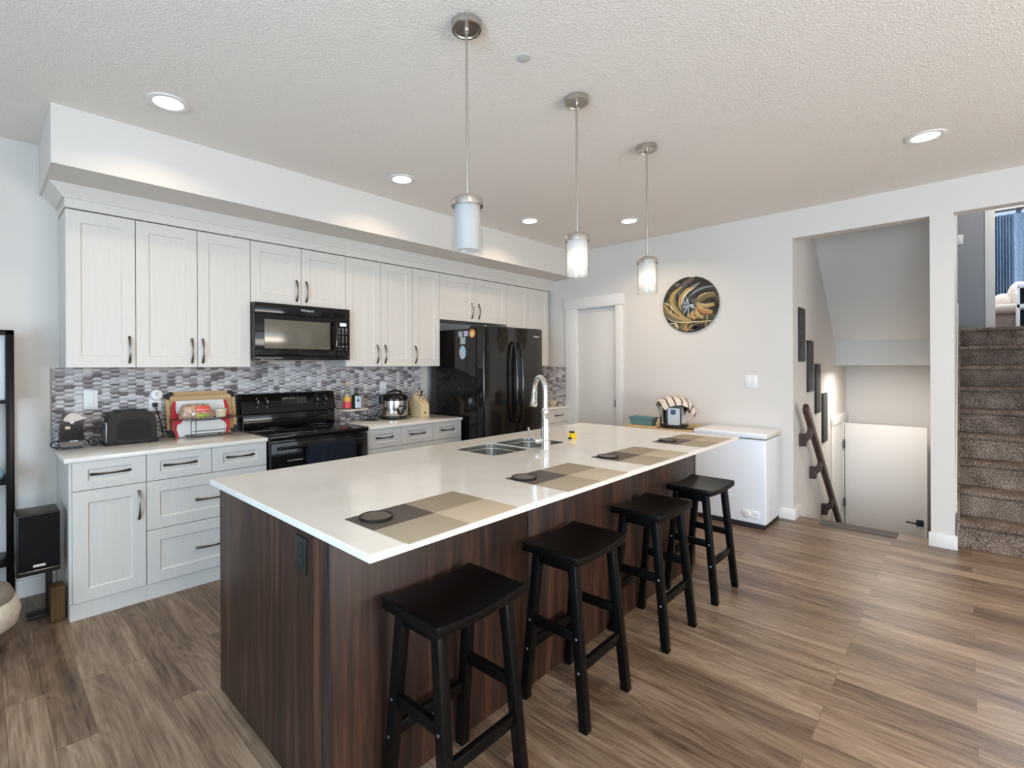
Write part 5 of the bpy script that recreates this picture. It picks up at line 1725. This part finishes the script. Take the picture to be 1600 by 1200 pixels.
def stroke(pts, wid, mi):
    """a painted ribbon on the disc; pts on a 440-unit radius, widths along it"""
    k = 0.284 / 440
    ps = spline([(a * k, b * k, 0) for a, b in pts])
    n = len(ps)
    art_layer[0] += 1
    x = WX - 0.0201 - 0.00002 * art_layer[0]
    vs = []
    for i, p_ in enumerate(ps):
        d_ = ps[min(i + 1, n - 1)] - ps[max(i - 1, 0)]
        nn = Vector((-d_.y, d_.x, 0)).normalized()
        f_ = i / (n - 1) * (len(wid) - 1)
        j = min(int(f_), len(wid) - 2)
        hw_ = (wid[j] + (wid[j + 1] - wid[j]) * (f_ - j)) * k / 2
        for sg in (-1, 1):
            c_ = p_ + nn * hw_ * sg
            if c_.length > 0.2835:
                c_ = c_ * (0.2835 / c_.length)
            vs.append((x, 2.035 - c_.x, 2.046 + c_.y))
    mb.add(vs, [(2 * i, 2 * i + 1, 2 * i + 3, 2 * i + 2) for i in range(n - 1)], mi)


# broad sweeping feathers on one side, a fan of golden petals on the other, a silver burst between
stroke([(60, 420), (-90, 330), (-170, 200), (-150, 60)], (60, 90, 40, 6), 5)
stroke([(150, 330), (20, 250), (-80, 150), (-120, 20)], (14, 60, 44, 8), 4)
stroke([(400, 255), (230, 245), (90, 200), (-20, 110)], (8, 30, 36, 6), 4)
stroke([(-130, 300), (-260, 190), (-280, 60), (-200, -100), (-60, -230), (30, -260)], (10, 80, 110, 90, 40, 4), 1)
stroke([(-150, 270), (-235, 170), (-245, 50), (-180, -80), (-60, -210)], (4, 26, 40, 30, 6), 3)
stroke([(-205, 150), (-215, 40), (-160, -80), (-50, -200)], (4, 10, 12, 3), 6)
stroke([(90, 265), (-40, 235), (-130, 130), (-165, 10), (-140, -90)], (6, 60, 74, 50, 6), 1)
stroke([(70, 255), (-40, 205), (-110, 110), (-140, 10)], (4, 24, 30, 6), 2)
stroke([(-435, 70), (-400, -60), (-290, -170), (-130, -250), (30, -275)], (30, 110, 100, 60, 4), 3)
stroke([(-425, 30), (-370, -60), (-270, -150), (-120, -235), (0, -265)], (10, 30, 44, 36, 4), 1)
stroke([(-420, 60), (-330, 10), (-290, -70), (-330, -120)], (6, 22, 16, 4), 2)
stroke([(-340, 80), (-330, -10), (-270, -100), (-170, -180)], (20, 16, 14, 4), 6)
stroke([(-420, -130), (-300, -230), (-120, -285), (100, -290), (330, -275)], (30, 44, 26, 18, 10), 5)
stroke([(-400, -180), (-250, -260), (-60, -285), (160, -285), (340, -280)], (4, 10, 16, 12, 4), 2)
stroke([(-330, -290), (-230, -300), (-190, -370), (-230, -330), (-260, -350)], (6, 20, 22, 14, 4), 2)
stroke([(-90, -300), (-130, -350), (-80, -420)], (40, 60, 40), 3)
stroke([(-50, -300), (-70, -370), (-40, -430)], (14, 50, 60), 7)
stroke([(340, -290), (180, -310), (20, -350), (-10, -400), (60, -430)], (10, 14, 26, 14, 6), 1)
stroke([(220, -320), (130, -345), (60, -375), (140, -405), (230, -365)], (6, 50, 70, 60, 8), 0 + 6)
for a_, ln, wd, bend, mi_ in ((16, 430, 120, 40, 3), (-4, 400, 90, -30, 1), (-22, 400, 100, -30, 7), (-44, 320, 90, -40, 1), (-66, 260, 70, -40, 7), (-84, 230, 50, -30, 3)):
    an = math.radians(a_)
    dx, dy = math.cos(an), math.sin(an)
    px0, py0 = -20 + dx * 120, -5 + dy * 120
    pts_ = [(px0, py0), (px0 + dx * (ln - 120) * 0.5 - dy * bend, py0 + dy * (ln - 120) * 0.5 + dx * bend), (px0 + dx * (ln - 120), py0 + dy * (ln - 120))]
    stroke(pts_, (10, wd, wd * 0.8, wd * 0.35), mi_)
    stroke([(a0 - dy * wd * 0.34, b0 + dx * wd * 0.34) for a0, b0 in pts_], (3, 9, 8, 3), 2)
    stroke([(a0 + dy * wd * 0.30, b0 - dx * wd * 0.30) for a0, b0 in pts_], (3, 12, 12, 5), 8)
rs_ = random.Random(3)
for q_ in range(34):
    an = 2 * PI * q_ / 34 + rs_.uniform(-0.08, 0.08)
    l_ = rs_.uniform(70, 165)
    stroke([(-20 + 8 * math.cos(an), -5 + 8 * math.sin(an)), (-20 + l_ * 0.55 * math.cos(an + 0.10), -5 + l_ * 0.55 * math.sin(an + 0.10)), (-20 + l_ * math.cos(an + 0.02), -5 + l_ * math.sin(an + 0.02))], (4, rs_.uniform(10, 24), 2), rs_.choice((4, 4, 9, 6)))
stroke([(-20, 40), (-22, -60), (-40, -230)], (3, 8, 3), 9)
stroke([(-130, -40), (-20, 0), (150, 60)], (3, 9, 3), 6)
ap = lambda nm_, c_: plain(nm_, c_, 0.12, 0.0, 0.6)
mb.obj('printed_disc', [M['art'], ap('print_gold', srgb(168, 142, 92)), ap('print_pale_gold', srgb(226, 208, 160)), ap('print_olive', srgb(116, 104, 66)), ap('print_steel_blue', srgb(120, 130, 136)),
                        ap('print_taupe', srgb(92, 84, 80)), ap('print_black', srgb(24, 24, 26)), ap('print_amber', srgb(176, 122, 72)), ap('print_brown', srgb(74, 56, 36)), ap('print_silver', srgb(206, 212, 216))], t)
MB().lathe([(0.14, 0.009), (0.14, 0.0)], WX - 0.0095, 2.035, 32, axis='x', cz=2.046).obj('hanging_spacer', M['blk_matte'], t)
t = thing('light_switch', 'white double switch plate on the far wall above the freezer', 'light switch', (WX, 1.463, 1.256))
MB().rbox(WX - 0.006, WX - 0.0003, 1.408, 1.518, 1.197, 1.317, 0.002).obj('cover_plate', M['white_pl'], t)
for y in (1.440, 1.486):
    MB().rbox(WX - 0.010, WX - 0.0055, y - 0.016, y + 0.016, 1.223, 1.290, 0.002).obj('rocker', M['white_pl'], t)

# ================================================================== STAIRS
solo('floor_mat', MB().rbox(5.205, 5.366, 0.400, 0.925, 0.0005, 0.008, 0.003), M['grey_mat'], 'thin grey rubber strip mat at the head of the descending stairs', 'mat', (5.28, 0.66, 0))
G = 'narrow dark carved panels on the stairwell wall'
for (x0, z1, x1, z0), lab in zip(((5.372, 1.953, 5.617, 1.444), (5.715, 1.655, 5.975, 1.144), (6.072, 1.422, 6.312, 0.904), (6.415, 1.100, 6.680, 0.561)),
                                 ('narrow dark carved wall panel, highest of four stepping down the stairwell', 'narrow dark carved wall panel, second highest in the stairwell',
                                  'narrow dark carved wall panel, third down in the stairwell', 'narrow dark carved wall panel, lowest of four beside the handrail')):
    t = thing('carved_panel', lab, 'wall decoration', ((x0 + x1) / 2, YW, (z0 + z1) / 2), G)
    xa, xb = x0 + 0.012, x1 - 0.012
    MB().rbox(xa, xb, YW - 0.016, YW - 0.0004, z0, z1, 0.002).obj('backing', M['slate_edge'], t)
    MB().rbox(xa + 0.012, xb - 0.012, YW - 0.020, YW - 0.0155, z0 + 0.012, z1 - 0.012, 0.002).obj('carved_face', M['slate'], t)
# handrail
t = thing('handrail', 'dark walnut handrail on three carved brackets down the stairwell wall', 'handrail', (5.3, YW, 1.0))
A, B = Vector((5.235, 1.03, 1.030)), Vector((7.10, 1.03, -0.585))
dirv = (B - A).normalized()
upn = Vector((-dirv.z, 0, dirv.x))
mb = MB()
sec = []
for k in range(16):
    an = 2 * PI * k / 16
    c_, s_ = math.cos(an), math.sin(an)
    f = (abs(c_) ** 5 + abs(s_) ** 5) ** -0.2
    sec.append((0.024 * c_ * f, 0.040 * s_ * f))
rings_ = []
for p, sc_ in ((A - dirv * 0.012, 0.6), (A, 0.92), (A + dirv * 0.012, 1.0), (B, 1.0)):
    rings_.append([p + Vector((0, 1, 0)) * a * sc_ + upn * b * sc_ for a, b in sec])
vs = [p for r in rings_ for p in r]
fs = [(i * 16 + k, i * 16 + (k + 1) % 16, (i + 1) * 16 + (k + 1) % 16, (i + 1) * 16 + k) for i in range(3) for k in range(16)] + [tuple(range(15, -1, -1)), tuple(48 + k for k in range(16))]
mb.add(vs, fs)
mb.obj('rail', M['rail'], t, smooth=50)
for xw in (5.43, 5.86, 6.42):
    u = (xw - A.x) / (B.x - A.x)
    c = A.lerp(B, u)
    # profile in the y-z plane: foot on the wall, curved neck rising to the underside of the rail
    zu = c.z - 0.048
    poly = [(YW - 0.0004, zu - 0.165), (YW - 0.0004, zu - 0.050), (YW - 0.040, zu - 0.050), (YW - 0.060, zu - 0.035), (YW - 0.068, zu - 0.010), (YW - 0.068, zu + 0.018), (1.015, zu + 0.018), (1.012, zu - 0.030), (1.020, zu - 0.075), (1.045, zu - 0.105), (1.062, zu - 0.125), (1.066, zu - 0.165)]
    MB().prism(poly, 'x', xw - 0.035, xw + 0.035).obj('bracket', M['rail'], t)

# ---- room up the stairs
t = thing('light_switch', 'small white switch on the grey wall at the top of the carpeted stairs', 'light switch', (8.4, 0.045, 2.93))
MB().rbox(8.393, 8.3997, 0.005, 0.082, 2.875, 2.990, 0.002).obj('cover_plate', M['white_pl'], t)
MB().rbox(8.388, 8.3935, 0.026, 0.058, 2.90, 2.965, 0.002).obj('rocker', M['white_pl'], t)


def curtain(y0, y1, label):
    mb_ = MB()
    n2 = 90
    vs_, fs_ = [], []
    for j, (z, k) in enumerate(((3.80, 0.9), (3.0, 1.0), (2.4, 1.05), (1.83, 1.1))):
        for i in range(n2 + 1):
            y = y0 + (y1 - y0) * i / n2
            vs_.append((11.52 + 0.035 * k * math.sin(i * 0.62) + 0.012 * math.sin(i * 0.23 + j * 0.3), y, z))
    fs_ = [(j * (n2 + 1) + i, j * (n2 + 1) + i + 1, (j + 1) * (n2 + 1) + i + 1, (j + 1) * (n2 + 1) + i) for j in range(3) for i in range(n2)]
    o_ = solo('curtain', mb_.add(vs_, fs_), M['curtain'], label, 'curtain', (11.52, (y0 + y1) / 2, 3.8), 'blue curtains in the room up the stairs', smooth=80)
    m_ = o_.modifiers.new('thick', 'SOLIDIFY')
    m_.thickness = 0.004
    return o_


curtain(-0.575, -0.28, 'narrow gathered end of blue curtain beside the doorway up the stairs')
curtain(-1.9, -0.560, 'wide blue woven curtain behind the cream sofa up the stairs')
t = thing('curtain_rod', 'dark curtain rod holding the blue curtains up the stairs', 'curtain rod', (11.52, -1.0, 3.83))
MB().tube([(11.52, -0.2, 3.865), (11.52, -2.0, 3.865)], 0.014, 10).obj('rod', M['blk_sat'], t)
mb = MB().rbox(11.49, 11.80, -0.66, -0.60, 3.845, 3.885, 0.006)
mb.obj('bracket', M['blk_sat'], t)
# sofa
t = thing('sofa', 'cream tufted sofa with taupe base in the room up the stairs', 'sofa', (10.2, -0.9, ZU))
MB().rbox(9.85, 10.75, -2.2, -0.285, ZU + 0.06, ZU + 0.34, 0.03, 3).obj('base', M['taupe'], t)
MB().rbox(9.80, 10.62, -2.2, -0.275, ZU + 0.30, ZU + 0.37, 0.03, 3).obj('seat_rail', M['taupe'], t)
MB().rbox(9.95, 10.55, -2.1, -0.30, ZU + 0.37, ZU + 0.45, 0.035, 4).obj('seat_cushion', M['cream'], t)
prev = None
for k in range(11):
    y1_ = -0.285 - 0.165 * k
    zt_ = ZU + 0.60 + 0.34 * math.sin(min(1, (k + 0.3) / 3.0) * PI / 2)
    bm = bmesh.new()
    bmesh.ops.create_uvsphere(bm, u_segments=20, v_segments=12, radius=1)
    for v in bm.verts:
        v.co = Vector((10.55 + v.co.x * 0.16, y1_ - 0.12 + v.co.y * 0.125, (ZU + 0.36 + zt_) / 2 + v.co.z * (zt_ - ZU - 0.36) / 2))
    mb = MB()
    mb.bm(bm)
    mb.obj('back_channel', M['cream'], t, smooth=80)
for x in (9.92, 10.66):
    for y in (-0.35, -2.12):
        MB().rbox(x - 0.03, x + 0.03, y - 0.03, y + 0.03, ZU + 0.0005, ZU + 0.06, 0.004).obj('foot', M['old_wood'], t)
# white cage-like stand in front of the sofa
t = thing('white_stand', 'white stand with navy-edged openings in front of the cream sofa', 'stand', (9.5, -0.68, ZU))
mb = MB()
for y in (-0.50, -0.68, -0.86):
    for x in (9.40, 9.58):
        mb.rbox(x - 0.014, x + 0.014, y - 0.014, y + 0.014, ZU + 0.0005, ZU + 0.62, 0.004)
for z in (ZU + 0.02, ZU + 0.34, ZU + 0.60):
    mb.rbox(9.386, 9.594, -0.874, -0.486, z, z + 0.05, 0.004)
mb.obj('frame', M['white_pl'], t)
mb = MB()
for y in (-0.59, -0.77):
    for z in (ZU + 0.07, ZU + 0.39):
        mb.rbox(9.47, 9.50, y - 0.076, y + 0.076, z, z + 0.25, 0.004)
mb.obj('navy_panel', M['navy'], t)

# ================================================================== CORNER BESIDE THE BASE CABINETS
t = thing('ladder_shelf', 'black open shelf unit standing against the kitchen wall beside the cabinets', 'shelf unit', (-0.15, 4.0, 0))
lx0, lx1 = -0.52, 0.148
for x in (lx0, lx1):
    MB().rbox(x - 0.036, x, 3.882, 3.918, 0.0, 1.632, 0.003).obj('post', M['black_wood'], t)
    MB().rbox(x - 0.030, x - 0.004, 4.125, 4.150, 0.0, 1.632, 0.003).obj('post', M['black_wood'], t)
for z in (0.30, 0.765, 1.225):
    MB().rbox(lx0 - 0.034, lx1 - 0.002, 3.884, 4.150, z - 0.009, z + 0.009, 0.003).obj('shelf_board', M['black_wood'], t)
MB().rbox(lx0 - 0.036, lx1, 3.882, 3.918, 1.605, 1.634, 0.003).obj('top_rail', M['black_wood'], t)
for x in (lx0 - 0.018, lx1 - 0.018):
    for z in (0.32, 0.785, 1.60):
        MB().rbox(x - 0.008, x + 0.008, 3.918, 4.126, z, z + 0.022, 0.002).obj('side_rail', M['black_wood'], t)
t = thing('white_board', 'white framed board standing on the top level of the black shelf', 'board', (-0.2, 3.96, 1.235))
MB().rbox(-0.50, 0.108, 3.955, 3.965, 1.2345, 1.600, 0.002).obj('white_panel', M['white_pl'], t)
mb = MB()
for x0, x1, z0, z1 in ((-0.51, -0.495, 1.2345, 1.602), (0.100, 0.111, 1.2345, 1.602), (-0.495, 0.100, 1.590, 1.602), (-0.495, 0.100, 1.2345, 1.246)):
    mb.box(x0, x1, 3.951, 3.968, z0, z1)
mb.obj('frame', plain('board_frame', srgb(214, 218, 222), 0.4), t)
t = thing('toy_shoe', 'pale blue slip-on shoe with black strap on the shelf', 'shoe', (0.04, 3.98, 0.775))
bm = bmesh.new()
bmesh.ops.create_uvsphere(bm, u_segments=24, v_segments=12, radius=1)
for v in bm.verts:
    z = v.co.z
    x = v.co.x
    v.co = Vector((0.035 + x * 0.075, 3.975 + v.co.y * 0.045, 0.7750 + max(0.0, (z + 0.6)) * (0.042 if x < 0.2 else 0.055)))
mb = MB()
mb.bm(bm)
mb.obj('upper', M['blue'], t, smooth=70)
MB().tube([(0.02, 3.925, 0.79), (-0.005, 3.945, 0.835), (-0.02, 3.975, 0.856), (-0.005, 4.01, 0.835), (0.02, 4.025, 0.79)], 0.008, 8).obj('strap', M['blk_matte'], t)
# loudspeaker
t = thing('loudspeaker', 'black box loudspeaker on a short stand beside the base cabinet', 'speaker', (0.23, 3.72, 0))
MB().rbox(0.140, 0.322, 3.615, 3.815, 0.290, 0.624, 0.010, 3).obj('cabinet_box', M['blk_sat'], t)
gr = MB().rbox(0.149, 0.317, 3.600, 3.6165, 0.322, 0.617, 0.006, 2).obj('grille_cloth', M['blk_fabric'], t)
MB().rbox(0.207, 0.258, 3.5975, 3.6005, 0.338, 0.351, 0.001).obj('name_plate', M['logo'], gr)
MB().rbox(0.149, 0.317, 3.610, 3.6165, 0.314, 0.3175, 0.001).obj('bottom_trim', M['steel'], t)
mb = MB().rbox(0.270, 0.300, 3.765, 3.795, 0.0205, 0.290, 0.003)
mb.rbox(0.19, 0.32, 3.745, 3.84, 0.0003, 0.020, 0.004)
mb.obj('stand', M['blk_matte'], t)
t = solo('wood_block', MB().rbox(0.280, 0.344, 3.62, 3.73, 0.0005, 0.195, 0.012, 3), M['old_wood'], 'worn brown wooden block on the floor against the cabinet end', 'wood block', (0.31, 3.67, 0))
# padded footstool at the picture edge
t = thing('footstool', 'footstool with grey cushion and white quilted skirt beside the black shelf', 'footstool', (-0.12, 3.35, 0))
mb = MB()
for k in range(10):
    pass
MB().lathe([(0.17, 0.165), (0.195, 0.18), (0.205, 0.24), (0.190, 0.292), (0.178, 0.298)], -0.055, 3.36, 40, cz=0).obj('quilted_skirt', M['white_cloth'], t, smooth=60)
MB().lathe([(0.178, 0.298), (0.182, 0.315), (0.165, 0.352), (0.11, 0.378), (0.03, 0.384)], -0.055, 3.36, 40, cz=0).obj('cushion', M['grey_cloth'], t, smooth=60)
for a in (0.6, 2.2, 3.8, 5.3):
    MB().tube([(-0.055 + 0.12 * math.cos(a), 3.36 + 0.12 * math.sin(a), 0.166), (-0.055 + 0.14 * math.cos(a), 3.36 + 0.14 * math.sin(a), 0.0005)], 0.016, 10).obj('leg', M['blk_matte'], t)
